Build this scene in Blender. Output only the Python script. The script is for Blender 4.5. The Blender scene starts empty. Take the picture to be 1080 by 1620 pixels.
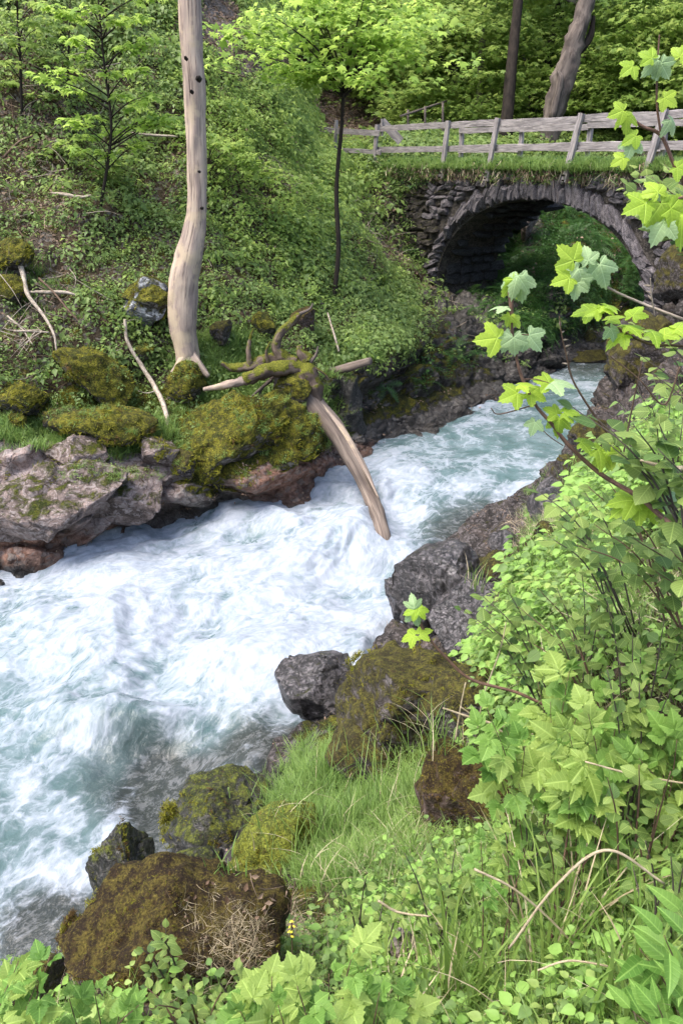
import bpy, math, random
import numpy as np
from mathutils import Vector, Matrix, Euler

# ------------------------------------------------------------------ camera, world, sun, exposure
scene = bpy.context.scene
root_col = scene.collection
PITCH = math.radians(24.1)
FPX = 1247.0
EYE = 6.2                                   # eye height above the lower pool, metres
cd = bpy.data.cameras.new("camera"); cam = bpy.data.objects.new("camera", cd)
root_col.objects.link(cam); scene.camera = cam
cam.location = (0, 0, EYE); cam.rotation_euler = (math.pi/2 - PITCH, 0, 0)
cd.sensor_fit = 'VERTICAL'; cd.sensor_height = 36.0; cd.sensor_width = 24.0
cd.lens = FPX/1620*36.0; cd.clip_start = 0.05; cd.clip_end = 600
world = bpy.data.worlds.new("World"); scene.world = world; world.use_nodes = True
wn = world.node_tree.nodes; wl = world.node_tree.links
sky = wn.new('ShaderNodeTexSky'); sky.sky_type = 'NISHITA'; sky.sun_disc = False
SUN_EL, SUN_AZ = math.radians(64), math.radians(-115)     # azimuth from +Y towards +X
sky.sun_elevation = SUN_EL; sky.sun_rotation = SUN_AZ
sky.air_density = 1.0; sky.dust_density = 4.0; sky.ozone_density = 1.0
bg = wn['Background']; bg.inputs['Strength'].default_value = 0.15
wl.new(sky.outputs[0], bg.inputs[0])
sd = bpy.data.lights.new("sun", 'SUN'); sun = bpy.data.objects.new("sun", sd); root_col.objects.link(sun)
sd.energy = 1.5; sd.angle = math.radians(40); sd.color = (1.0, 0.965, 0.91)
sun.location = (0, 0, 40)
sdir = Vector((math.sin(SUN_AZ)*math.cos(SUN_EL), math.cos(SUN_AZ)*math.cos(SUN_EL), math.sin(SUN_EL)))
sun.rotation_euler = sdir.to_track_quat('Z', 'Y').to_euler()
scene.view_settings.view_transform = 'Standard'; scene.view_settings.look = 'None'
scene.view_settings.gamma = 1.0; scene.view_settings.use_curve_mapping = False
scene.view_settings.exposure = 1.68
try:
    scene.cycles.max_bounces = 7; scene.cycles.diffuse_bounces = 4; scene.cycles.transmission_bounces = 4
    scene.cycles.transparent_max_bounces = 8; scene.cycles.use_denoising = True
    scene.cycles.sample_clamp_indirect = 6
except Exception: pass

rng = np.random.default_rng(7)
random.seed(7)
CP, SP = math.cos(PITCH), math.sin(PITCH)

def P(px, py, Y):
    """world point seen at photo pixel (px, py) at ground distance Y"""
    u = (810-py)/FPX
    d = Y/(CP + u*SP)
    return np.array([(px-540)/FPX*d, Y, EYE + d*(-SP + u*CP)])

def project(p):
    p = np.asarray(p, float)
    x = p[..., 0]; y = p[..., 1]; z = p[..., 2]-EYE
    d = np.maximum(y*CP - z*SP, 1e-3); u = y*SP + z*CP
    return 540 + FPX*x/d, 810 - FPX*u/d, d

def water_z(y):
    return EYE + np.interp(y, [4, 8, 11, 12.5, 14.8, 20, 26], [-6.2, -6.15, -6.04, -5.98, -5.72, -5.66, -5.62])
def old_z(y): return np.interp(y, [4, 8, 11, 12.5, 14.8, 20, 26], [-6.2, -6.15, -5.98, -5.9, -5.42, -5.25, -5.12])
def reY(Y, k):
    return Y*(1+((float(water_z(Y))-EYE)/float(old_z(Y))-1)*(1.0, .9, .5, .2)[k]) if k < 4 else Y

def W(px, py):
    y = 12.0
    for _ in range(30):
        z = float(water_z(y)) - EYE
        u = (810-py)/FPX
        y = z/((-SP+u*CP)/(CP+u*SP))
    return P(px, py, y)

# ------------------------------------------------------------------ noise
_G = rng.normal(size=(256, 3)); _G /= np.linalg.norm(_G, axis=1)[:, None]
_R = rng.random((256, 3))
_PT = rng.permutation(256)
def _hash(ix, iy, iz):
    return _PT[(_PT[(_PT[ix & 255] + iy) & 255] + iz) & 255]
def perlin(p):
    p = np.asarray(p, float); i = np.floor(p).astype(np.int64); f = p - i
    w = f*f*f*(f*(f*6-15)+10); out = 0
    for dx in (0, 1):
        for dy in (0, 1):
            for dz in (0, 1):
                g = _G[_hash(i[..., 0]+dx, i[..., 1]+dy, i[..., 2]+dz)]
                d = g[..., 0]*(f[..., 0]-dx) + g[..., 1]*(f[..., 1]-dy) + g[..., 2]*(f[..., 2]-dz)
                wt = (w[..., 0] if dx else 1-w[..., 0])*(w[..., 1] if dy else 1-w[..., 1])*(w[..., 2] if dz else 1-w[..., 2])
                out = out + wt*d
    return out*1.6
def fbm(p, octv=4, gain=0.5, lac=2.03):
    p = np.asarray(p, float); a = 1.0; s = 0
    for k in range(octv):
        s = s + a*perlin(p + 17.3*k); p = p*lac; a *= gain
    return s
def cells(p):
    """F1, F2 and a random number for the nearest cell"""
    p = np.asarray(p, float); i = np.floor(p).astype(np.int64)
    F1 = np.full(p.shape[:-1], 9.0); F2 = F1.copy(); idr = np.zeros(p.shape[:-1])
    for dx in (-1, 0, 1):
        for dy in (-1, 0, 1):
            for dz in (-1, 0, 1):
                c = i + np.array([dx, dy, dz]); h = _hash(c[..., 0], c[..., 1], c[..., 2])
                q = c + _R[h]; d = np.linalg.norm(q-p, axis=-1)
                m = d < F1
                F2 = np.where(m, F1, np.minimum(F2, d)); idr = np.where(m, _R[(h*7+3) & 255][..., 0], idr); F1 = np.where(m, d, F1)
    return F1, F2, idr
def sstep(a, b, x):
    t = np.clip((x-a)/(b-a), 0, 1); return t*t*(3-2*t)
def blob(px, py, cx, cy, rx, ry, soft=0.4):
    r = np.sqrt(((px-cx)/rx)**2 + ((py-cy)/ry)**2)
    return 1 - sstep(1-soft, 1+soft, r)

# ------------------------------------------------------------------ meshes and objects
def mesh_of(name, V, F, mat=None, attrs=None, uv=None, smooth=True):
    """V (n,3); F list of arrays (k,3)/(k,4) or one array; attrs: per-vertex floats; uv per-vertex (n,2)"""
    if isinstance(F, np.ndarray): F = [F]
    F = [np.asarray(f, np.int32) for f in F if len(f)]
    me = bpy.data.meshes.new(name)
    V = np.asarray(V, np.float32)
    me.vertices.add(len(V)); me.vertices.foreach_set('co', V.ravel())
    loops = np.concatenate([f.ravel() for f in F]); tot = np.concatenate([np.full(len(f), f.shape[1], np.int32) for f in F])
    st = np.concatenate([[0], np.cumsum(tot)[:-1]]).astype(np.int32)
    me.loops.add(len(loops)); me.loops.foreach_set('vertex_index', loops)
    me.polygons.add(len(tot)); me.polygons.foreach_set('loop_start', st)
    me.polygons.foreach_set('use_smooth', np.full(len(tot), smooth))
    if uv is not None:
        l = me.uv_layers.new(name='UVMap'); l.data.foreach_set('uv', np.asarray(uv, np.float32)[loops].ravel())
    for k, a in (attrs or {}).items():
        at = me.attributes.new(k, 'FLOAT', 'POINT'); at.data.foreach_set('value', np.asarray(a, np.float32))
    me.update(calc_edges=True)
    if mat: me.materials.append(mat)
    return me
def link(name, me, parent=None, loc=None, rot=None, scale=None, **props):
    o = bpy.data.objects.new(name, me); root_col.objects.link(o)
    if parent: o.parent = parent
    if loc is not None: o.location = Vector(np.asarray(loc, float).tolist())
    if rot is not None: o.rotation_euler = rot
    if scale is not None: o.scale = scale if hasattr(scale, '__len__') else (scale,)*3
    for k, v in props.items(): o[k] = v
    return o
def thing(name, label, cat, loc=(0, 0, 0), group=None):
    o = link(name, None, loc=loc, label=label, category=cat)
    if group: o['group'] = group
    return o
def tag(o, label, cat, group=None):
    o['label'] = label; o['category'] = cat
    if group: o['group'] = group
    return o
def rel(me_or_pts, origin):
    return np.asarray(me_or_pts, float) - np.asarray(origin, float)
class MB:
    """joins pieces into one mesh"""
    def __init__(s): s.V = []; s.F3 = []; s.F4 = []; s.UV = []; s.A = []; s.n = 0
    def add(s, V, F, uv=None, lv=None):
        V = np.asarray(V, float); s.V.append(V)
        for f in (F if isinstance(F, list) else [F]):
            f = np.asarray(f)
            if len(f): (s.F3 if f.shape[1] == 3 else s.F4).append(f + s.n)
        s.UV.append(np.zeros((len(V), 2)) if uv is None else uv)
        s.A.append(np.zeros(len(V)) if lv is None else np.broadcast_to(lv, (len(V),)))
        s.n += len(V)
    def mesh(s, name, mat, origin=(0, 0, 0), smooth=True):
        F = []
        if s.F3: F.append(np.concatenate(s.F3))
        if s.F4: F.append(np.concatenate(s.F4))
        return mesh_of(name, np.concatenate(s.V)-np.asarray(origin), F, mat, {'lv': np.concatenate(s.A)}, np.concatenate(s.UV), smooth)
def catmull(pts, n):
    pts = np.asarray(pts, float); k = len(pts)
    if k < 3: 
        t = np.linspace(0, 1, n)[:, None]; return pts[0]*(1-t)+pts[-1]*t
    ext = np.vstack([2*pts[0]-pts[1], pts, 2*pts[-1]-pts[-2]])
    u = np.linspace(0, k-1, n); i = np.minimum(u.astype(int), k-2); t = (u-i)[:, None]
    a, b, c, d = ext[i], ext[i+1], ext[i+2], ext[i+3]
    return 0.5*((2*b) + (-a+c)*t + (2*a-5*b+4*c-d)*t*t + (-a+3*b-3*c+d)*t**3)
def tube(path, radii, nseg=8, res=None, noise=0.0, nscale=3.0, cap=True, flat=1.0, seed=0):
    """returns V, F(list), uv ; path control points, radii per control point"""
    path = np.asarray(path, float); radii = np.asarray(radii, float)
    n = res or max(4, len(path)*3)
    C = catmull(path, n); R = np.interp(np.linspace(0, 1, n), np.linspace(0, 1, len(radii)), radii)
    T = np.gradient(C, axis=0); T /= np.linalg.norm(T, axis=1)[:, None]+1e-9
    ref = np.array([0.31, 0.95, 0.05]); 
    if abs(T[0]@ref) > 0.9: ref = np.array([1.0, 0, 0.1])
    N = [];  nv = ref - T[0]*(ref@T[0]); nv /= np.linalg.norm(nv)
    for k in range(n):
        nv = nv - T[k]*(nv@T[k]); nv /= np.linalg.norm(nv); N.append(nv)
    N = np.array(N); B = np.cross(T, N)
    a = np.linspace(0, 2*np.pi, nseg, endpoint=False)
    V = C[:, None] + (N[:, None]*np.cos(a)[None, :, None] + B[:, None]*np.sin(a)[None, :, None]*flat)*R[:, None, None]
    if noise:
        q = np.stack([np.cos(a)[None, :]*1.2+0*R[:, None], np.sin(a)[None, :]*1.2+0*R[:, None], np.cumsum(np.r_[0, np.linalg.norm(np.diff(C, axis=0), axis=1)])[:, None]*nscale+0*a[None, :]], -1)
        V += (V-C[:, None])*(fbm(q+seed*9.7, 4)*noise)[..., None]
    L = np.cumsum(np.r_[0, np.linalg.norm(np.diff(C, axis=0), axis=1)])
    uv = np.stack([np.broadcast_to(a/(2*np.pi), (n, nseg)), np.broadcast_to(L[:, None], (n, nseg))], -1).reshape(-1, 2)
    i, j = np.meshgrid(np.arange(n-1), np.arange(nseg), indexing='ij'); j2 = (j+1) % nseg
    F = np.stack([i*nseg+j, i*nseg+j2, (i+1)*nseg+j2, (i+1)*nseg+j], -1).reshape(-1, 4)
    V = V.reshape(-1, 3); Fs = [F]
    if cap:
        V = np.vstack([V, C[0], C[-1]]); uv = np.vstack([uv, [0.5, 0], [0.5, L[-1]]])
        jj = np.arange(nseg); b0 = n*nseg
        Fs.append(np.concatenate([np.stack([np.full(nseg, b0), (jj+1) % nseg, jj], -1), np.stack([np.full(nseg, b0+1), (n-1)*nseg+jj, (n-1)*nseg+(jj+1) % nseg], -1)]))
    return V, Fs, uv
def batch(mb, Vp, Fp, M, loc, lv=None, uvp=None):
    """place many copies of a small mesh: M (n,3,3), loc (n,3)"""
    n = len(loc); k = len(Vp)
    V = np.einsum('nij,kj->nki', M, Vp) + loc[:, None]
    Fs = []
    for f in (Fp if isinstance(Fp, list) else [Fp]):
        f = np.asarray(f); Fs.append((f[None] + (np.arange(n)*k)[:, None, None]).reshape(-1, f.shape[1]))
    mb.add(V.reshape(-1, 3), Fs, None if uvp is None else np.tile(uvp, (n, 1)), None if lv is None else np.repeat(lv, k))
def frames(direction, up, spin=None):
    """matrices whose local +Y is direction and local +Z nearest to up"""
    y = direction/np.linalg.norm(direction, axis=-1, keepdims=True)
    x = np.cross(y, up); x /= np.linalg.norm(x, axis=-1, keepdims=True)+1e-9
    z = np.cross(x, y)
    return np.stack([x, y, z], -1)

# ------------------------------------------------------------------ material kit
class N:
    def __init__(s, name):
        s.m = bpy.data.materials.new(name); s.m.use_nodes = True; s.t = s.m.node_tree
        s.n = s.t.nodes; s.l = s.t.links; s.b = s.n['Principled BSDF']; s.out = s.n['Material Output']
    def new(s, typ, ins=None, **kw):
        d = s.n.new(typ)
        for k, v in kw.items(): setattr(d, k, v)
        for k, v in (ins or {}).items(): s.put(d.inputs[k], v)
        return d
    def put(s, sock, v):
        if isinstance(v, bpy.types.NodeSocket): s.l.new(v, sock)
        elif isinstance(v, (tuple, list)) and len(v) == 3 and sock.type == 'RGBA': sock.default_value = (*v, 1)
        else: sock.default_value = v
    def math(s, op, a, b=0.0, clamp=False):
        d = s.new('ShaderNodeMath', operation=op, use_clamp=clamp); s.put(d.inputs[0], a); s.put(d.inputs[1], b); return d.outputs[0]
    def mix(s, f, a, b):
        d = s.new('ShaderNodeMix', data_type='RGBA'); s.put(d.inputs[0], f); s.put(d.inputs[6], a); s.put(d.inputs[7], b); return d.outputs[2]
    def ramp(s, f, a, b):
        d = s.new('ShaderNodeMapRange', interpolation_type='SMOOTHSTEP'); s.put(d.inputs[0], f); s.put(d.inputs[1], a); s.put(d.inputs[2], b); return d.outputs[0]
    def noise(s, vec, scale, detail=4, rough=0.55, dist=0.0):
        d = s.new('ShaderNodeTexNoise', {'Scale': scale, 'Detail': detail, 'Roughness': rough, 'Distortion': dist}); s.put(d.inputs['Vector'], vec); return d.outputs['Fac']
    def vor(s, vec, scale, feature='F1', out='Distance', rand=1.0):
        d = s.new('ShaderNodeTexVoronoi', {'Scale': scale, 'Randomness': rand}, feature=feature); s.put(d.inputs['Vector'], vec); return d.outputs[out]
    def attr(s, name):
        return s.new('ShaderNodeAttribute', attribute_name=name).outputs['Fac']
    def mapped(s, vec, scale):
        d = s.new('ShaderNodeMapping'); s.put(d.inputs[0], vec); d.inputs['Scale'].default_value = scale; return d.outputs[0]
    def bump(s, h, strength=0.5, dist=0.02, nrm=None):
        d = s.new('ShaderNodeBump', {'Strength': strength, 'Distance': dist}); s.put(d.inputs['Height'], h)
        if nrm is not None: s.put(d.inputs['Normal'], nrm)
        return d.outputs[0]
def pos(n): return n.new('ShaderNodeNewGeometry').outputs['Position']
def objc(n): return n.new('ShaderNodeTexCoord').outputs['Object']

def leaf_mat(name, dark, light, trans=0.38, rough=0.45, glow=None, vein=False, spec=0.25):
    n = N(name); rnd = n.new('ShaderNodeObjectInfo').outputs['Random']; lv = n.attr('lv')
    k = n.math('FRACT', n.math('ADD', n.math('MULTIPLY', rnd, 0.93), lv))
    patch = n.noise(pos(n), 1.3, 2)
    k2 = n.math('ADD', n.math('MULTIPLY', k, 0.65), n.math('MULTIPLY', n.ramp(patch, 0.35, 0.65), 0.35))
    col = n.mix(k2, dark, light)
    if vein:
        uv = n.new('ShaderNodeTexCoord').outputs['UV']; sx = n.new('ShaderNodeSeparateXYZ'); n.l.new(uv, sx.inputs[0])
        ax = n.math('ABSOLUTE', sx.outputs[0])
        rib = n.math('SUBTRACT', 1.0, n.ramp(ax, 0.0, 0.035))
        side = n.math('PINGPONG', n.math('MULTIPLY', n.math('SUBTRACT', sx.outputs[1], n.math('MULTIPLY', ax, 0.8)), 1.0), 0.07)
        sv = n.math('MULTIPLY', n.math('SUBTRACT', 1.0, n.ramp(side, 0.0, 0.018)), 0.5)
        v = n.math('MAXIMUM', rib, sv)
        blot = n.noise(objc(n), 30, 3)
        col = n.mix(n.math('MULTIPLY', v, 0.45), col, tuple(min(1, c*1.7+0.03) for c in light))
        col = n.mix(n.math('MULTIPLY', n.ramp(blot, 0.45, 0.75), 0.3), col, dark)
        n.put(n.b.inputs['Normal'], n.bump(n.math('ADD', n.math('MULTIPLY', v, -0.6), side), 0.5, 0.006))
    n.put(n.b.inputs['Base Color'], col)
    n.b.inputs['Roughness'].default_value = rough; n.b.inputs['Specular IOR Level'].default_value = spec
    tr = n.new('ShaderNodeBsdfTranslucent')
    hs = n.new('ShaderNodeHueSaturation', {'Hue': 0.485, 'Saturation': 0.95, 'Value': 1.75}); n.l.new(col, hs.inputs['Color']); n.l.new(hs.outputs[0], tr.inputs[0])
    mx = n.new('ShaderNodeMixShader'); mx.inputs[0].default_value = trans
    n.l.new(n.b.outputs[0], mx.inputs[1]); n.l.new(tr.outputs[0], mx.inputs[2]); n.l.new(mx.outputs[0], n.out.inputs[0])
    return n.m

def rock_mat(name, base, dark, pale, mossc=((0.10, 0.11, 0.012), (0.035, 0.045, 0.008)), moss=0.5, wet=0.0, scale=1.0, attrs=False, lichen=0.3, soil=None):
    n = N(name); c = objc(n) if not attrs else pos(n)
    n1 = n.noise(c, 2.2*scale, 7, 0.62, 0.3); n2 = n.noise(c, 9*scale, 6, 0.65); nf = n.noise(c, 38*scale, 5, 0.7)
    warp = n.new('ShaderNodeVectorMath', operation='ADD'); n.l.new(c, warp.inputs[0])
    ws = n.new('ShaderNodeVectorMath', operation='SCALE'); nn = n.new('ShaderNodeTexNoise', {'Scale': 3*scale, 'Detail': 4}); n.l.new(c, nn.inputs['Vector'])
    n.l.new(nn.outputs['Color'], ws.inputs[0]); ws.inputs['Scale'].default_value = 0.35; n.l.new(ws.outputs[0], warp.inputs[1])
    crack = n.vor(n.mapped(warp.outputs[0], (1, 1, 1.7)), 3.4*scale, 'DISTANCE_TO_EDGE'); ck = n.ramp(crack, 0.0, 0.05)
    crack2 = n.vor(n.mapped(warp.outputs[0], (1.3, 1, 0.8)), 11*scale, 'DISTANCE_TO_EDGE'); ck2 = n.ramp(crack2, 0.0, 0.09)
    col = n.mix(n.ramp(n1, 0.36, 0.64), dark, base)
    col = n.mix(n.math('MULTIPLY', n.ramp(n2, 0.5, 0.72), lichen*1.6, True), col, pale)
    col = n.mix(n.math('MULTIPLY', n.ramp(nf, 0.4, 0.7), 0.35), col, dark)
    col = n.mix(n.math('MULTIPLY', n.math('SUBTRACT', 1.0, ck), 0.55), col, tuple(v*0.4 for v in dark))
    h = n.math('ADD', n.math('MULTIPLY', n1, 0.9), n.math('ADD', n.math('MULTIPLY', ck, 0.25), n.math('ADD', n.math('MULTIPLY', ck2, 0.14), n.math('ADD', n.math('MULTIPLY', n2, 0.35), n.math('MULTIPLY', nf, 0.14)))))
    rough = 0.85
    if attrs:
        red = n.attr('red'); pl = n.attr('pale'); so = n.attr('soil'); wt = n.attr('wet')
        pk = n.mix(n.ramp(n2, 0.35, 0.7), (0.20, 0.145, 0.125), (0.40, 0.33, 0.31))
        pk = n.mix(n.math('MULTIPLY', n.math('SUBTRACT', 1.0, ck), 0.6), pk, (0.05, 0.04, 0.03))
        pk = n.mix(n.math('MULTIPLY', n.ramp(nf, 0.5, 0.75), 0.5), pk, (0.08, 0.065, 0.05))
        col = n.mix(pl, col, pk)
        rd = n.mix(n.ramp(n2, 0.35, 0.65), (0.15, 0.075, 0.05), (0.33, 0.20, 0.15))
        col = n.mix(n.math('MULTIPLY', red, n.ramp(n1, 0.25, 0.5)), col, rd)
        sl = n.mix(n.ramp(n2, 0.4, 0.65), soil[0], soil[1])
        sl = n.mix(n.math('MULTIPLY', n.ramp(nf, 0.5, 0.7), 0.6), sl, (0.16, 0.12, 0.08))
        col = n.mix(so, col, sl)
    sh = n.vor(n.mapped(warp.outputs[0], (1, 1.3, 2.0)), 9*scale, 'F1', 'Color'); sx_ = n.new('ShaderNodeSeparateXYZ'); n.l.new(sh, sx_.inputs[0]); h = n.math('ADD', h, n.math('MULTIPLY', sx_.outputs[0], 0.28))
    col = n.mix(n.math('MULTIPLY', n.ramp(sx_.outputs[1], 0.72, 0.8), 0.35+0.3*lichen), col, pale)
    geo = n.new('ShaderNodeNewGeometry'); sz = n.new('ShaderNodeSeparateXYZ'); n.l.new(geo.outputs['Normal'], sz.inputs[0])
    nm = n.noise(c, 3.1*scale, 6, 0.65, 0.4); 
    if attrs: ma = n.attr('moss')
    else: ma = moss
    mf = n.math('ADD', n.math('MULTIPLY', n.math('SUBTRACT', sz.outputs[2], 0.35), 0.75), n.math('ADD', n.math('MULTIPLY', n.math('SUBTRACT', nm, 0.5), 2.2), n.math('MULTIPLY', n.math('SUBTRACT', ma, 0.5), 2.4)))
    mf = n.ramp(mf, -0.12, 0.28)
    mf = n.math('MULTIPLY', mf, n.ramp(n.math('ADD', n2, n.math('MULTIPLY', ma, 0.35)), 0.36, 0.52))
    mn = n.noise(c, 26*scale, 4, 0.7); mt = n.noise(c, 5*scale, 4, 0.6)
    mc = n.mix(n.ramp(mt, 0.40, 0.62), mossc[1], mossc[0])
    mc = n.mix(n.math('MULTIPLY', n.ramp(mn, 0.3, 0.55), 0.75), tuple(v*0.5 for v in mossc[1]), mc); mc = n.mix(n.math('MULTIPLY', n.ramp(mn, 0.52, 0.7), 0.6), mc, tuple(v*1.6 for v in mossc[0]))
    mc = n.mix(n.math('MULTIPLY', n.ramp(n.noise(c, 14*scale, 3), 0.58, 0.66), 0.6), mc, (0.05, 0.028, 0.012))
    col = n.mix(mf, col, mc)
    hm = n.math('ADD', h, n.math('MULTIPLY', mf, n.math('ADD', 0.2, n.math('ADD', n.math('MULTIPLY', mn, 1.3), n.math('MULTIPLY', mt, 0.8)))))
    n.put(n.b.inputs['Normal'], n.bump(hm, 0.9, 0.06/scale))
    n.put(n.b.inputs['Base Color'], col)
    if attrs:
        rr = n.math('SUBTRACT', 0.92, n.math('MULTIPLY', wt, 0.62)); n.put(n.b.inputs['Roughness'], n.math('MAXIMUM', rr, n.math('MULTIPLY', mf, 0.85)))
        dk = n.mix(n.math('MULTIPLY', wt, 0.62), col, (0.012, 0.012, 0.011)); n.put(n.b.inputs['Base Color'], dk)  # darkens damp stone, and the cliff shade painted into the same attribute
    else:
        n.put(n.b.inputs['Roughness'], n.math('MAXIMUM', n.math('SUBTRACT', n.math('ADD', 0.88-wet*0.7, n.math('MULTIPLY', nf, 0.25)), 0.1), n.math('MULTIPLY', mf, 0.9)))
    n.b.inputs['Specular IOR Level'].default_value = 0.18 + 0.45*wet
    return n.m

def wood_mat(name, a, b, streak=1.0, vs=1.4, us=16, moss=0.0, rough=0.8, dark=(0.03, 0.022, 0.018), pale=None):
    n = N(name); uv = n.new('ShaderNodeTexCoord').outputs['UV']
    m = n.mapped(uv, (us, vs, 1)); s1 = n.noise(m, 1.0, 6, 0.62, 0.6); m2 = n.mapped(uv, (us*4, vs*1.5, 1)); s2 = n.noise(m2, 1.0, 5, 0.65, 0.3)
    big = n.noise(pos(n), 2.4, 4, 0.6)
    col = n.mix(n.ramp(s1, 0.32, 0.68), a, b)
    col = n.mix(n.math('MULTIPLY', n.ramp(s2, 0.5, 0.68), 0.65*streak), col, dark)
    if pale: col = n.mix(n.math('MULTIPLY', n.ramp(big, 0.5, 0.62), 0.75), col, pale)
    nrm = n.bump(n.math('ADD', s1, n.math('MULTIPLY', s2, 0.8)), 0.7, 0.02)
    if moss:
        geo = n.new('ShaderNodeNewGeometry'); sz = n.new('ShaderNodeSeparateXYZ'); n.l.new(geo.outputs['Normal'], sz.inputs[0])
        mf = n.ramp(n.math('ADD', n.math('MULTIPLY', sz.outputs[2], 0.5), n.math('ADD', n.math('MULTIPLY', n.math('SUBTRACT', n.noise(pos(n), 5, 5), 0.5), 2.0), moss-0.5)), 0.0, 0.3)
        mn = n.noise(pos(n), 45, 4, 0.7)
        mc = n.mix(n.ramp(mn, 0.35, 0.65), (0.05, 0.055, 0.01), (0.15, 0.155, 0.02)); col = n.mix(mf, col, mc)
        nrm = n.bump(n.math('MULTIPLY', mf, mn), 0.8, 0.03, nrm)
    n.put(n.b.inputs['Base Color'], col); n.b.inputs['Roughness'].default_value = rough; n.b.inputs['Specular IOR Level'].default_value = 0.12; n.put(n.b.inputs['Normal'], nrm)
    return n.m

M = {}
M['slope'] = rock_mat('slope_rock', (0.11, 0.10, 0.09), (0.035, 0.03, 0.027), (0.24, 0.22, 0.20), mossc=((0.15, 0.135, 0.014), (0.035, 0.045, 0.008)), attrs=True, soil=((0.035, 0.024, 0.014), (0.085, 0.062, 0.04)))
M['bank'] = rock_mat('bank_rock', (0.055, 0.048, 0.044), (0.018, 0.016, 0.015), (0.17, 0.15, 0.15), mossc=((0.12, 0.115, 0.012), (0.03, 0.035, 0.008)), attrs=True, scale=1.8, soil=((0.03, 0.022, 0.013), (0.08, 0.058, 0.035)))
# ------------------------------------------------------------------ terrain sheets
class Sheet: pass
def sheet(cols, nu, nv, rowpow=None):
    C = np.array(cols)                       # (c, r, 3)
    a = np.stack([catmull(C[i], nv) for i in range(len(C))])
    b = np.stack([catmull(a[:, j], nu) for j in range(nv)], 1)
    return b                                 # (nu, nv, 3)
def normals(G):
    n = np.cross(np.gradient(G, axis=0), np.gradient(G, axis=1)); n /= np.linalg.norm(n, axis=-1, keepdims=True)+1e-9
    return n
def grid_faces(nu, nv, flip=False):
    i, j = np.meshgrid(np.arange(nu-1), np.arange(nv-1), indexing='ij')
    f = np.stack([i*nv+j, (i+1)*nv+j, (i+1)*nv+j+1, i*nv+j+1], -1).reshape(-1, 4)
    return f[:, ::-1] if flip else f

# --- far bank and wooded hillside: columns from downstream to upstream, rows from below the water up the hill
def below(p, dz=1.2, out=None):
    q = np.array(p, float); q[2] -= dz; return q
farcols = []
def FC(w, *rest):
    wp = W(*w); b = below(wp); b[1] -= 0.15; farcols.append([b, wp]+[P(r[0], r[1], reY(r[2], k)) for k, r in enumerate(rest)])
FC((-560, 1010), (-560, 800, 10.0), (-560, 660, 11.2), (-560, 450, 13), (-560, 252, 15.3), (-560, 0, 19), (-600, -500, 25), (-600, -900, 34))
FC((-250, 950), (-250, 760, 11.2), (-250, 645, 12.2), (-250, 450, 14), (-250, 252, 16.5), (-250, 0, 20.5), (-280, -500, 26), (-280, -900, 36))
FC((0, 908), (0, 745, 12.0), (0, 640, 13.2), (0, 450, 15.0), (0, 252, 17.6), (0, 0, 21.5), (-50, -500, 27), (-50, -900, 38))
FC((120, 880), (120, 725, 12.4), (120, 640, 13.6), (120, 450, 15.4), (120, 252, 18.2), (120, 0, 22.2), (90, -450, 28), (90, -850, 38))
FC((232, 838), (230, 715, 12.9), (230, 640, 14.0), (230, 450, 16.0), (230, 252, 19), (230, 0, 23.2), (230, -400, 29), (230, -850, 39))
FC((345, 812), (340, 700, 13.4), (340, 640, 14.3), (340, 450, 16.8), (340, 252, 20.2), (340, 20, 25.5), (350, -150, 33), (350, -500, 45))
FC((450, 806), (445, 690, 13.8), (440, 625, 14.6), (440, 450, 17.6), (440, 262, 22.2), (440, 110, 27.5), (440, 40, 36), (420, -200, 55))
FC((535, 752), (530, 660, 14.9), (520, 600, 15.5), (520, 450, 19.0), (520, 305, 25.0), (512, 250, 31.0), (500, 170, 41), (480, -60, 62))
FC((630, 712), (622, 625, 16.2), (612, 556, 16.9), (615, 480, 21.2), (622, 400, 26.6), (610, 252, 30.0), (600, 185, 42), (600, 20, 66))
FC((715, 688), (708, 590, 17.9), (700, 512, 20.6), (697, 458, 25.6), (712, 400, 28.4), (710, 250, 30.6), (720, 205, 44), (740, 90, 68))
FC((785, 650), (778, 565, 19.6), (765, 500, 22.6), (768, 455, 26.2), (790, 395, 29.4), (795, 250, 32.0), (820, 205, 45), (870, 100, 68))
FC((858, 604), (850, 535, 21.0), (848, 470, 23.3), (852, 400, 27.2), (866, 310, 31.0), (880, 248, 33.0), (920, 205, 46), (1000, 110, 68))
FC((925, 570), (925, 520, 24.0), (930, 450, 25.6), (940, 370, 28.5), (950, 290, 32), (960, 248, 33.5), (1040, 205, 46), (1150, 110, 68))
FC((985, 556), (1000, 510, 25.6), (1010, 440, 27.0), (1030, 370, 29.5), (1050, 290, 32.5), (1080, 248, 34), (1180, 205, 46), (1330, 110, 68))
FC((1060, 540), (1090, 500, 29.0), (1110, 440, 30.5), (1140, 370, 32), (1170, 290, 33.5), (1230, 248, 35), (1380, 205, 46), (1560, 110, 68))
FC((1150, 525), (1190, 490, 31.0), (1230, 440, 32), (1280, 370, 33), (1330, 290, 34.5), (1420, 248, 36), (1650, 205, 46), (1900, 110, 68))
far_base = sheet(farcols, 620, 460)

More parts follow.
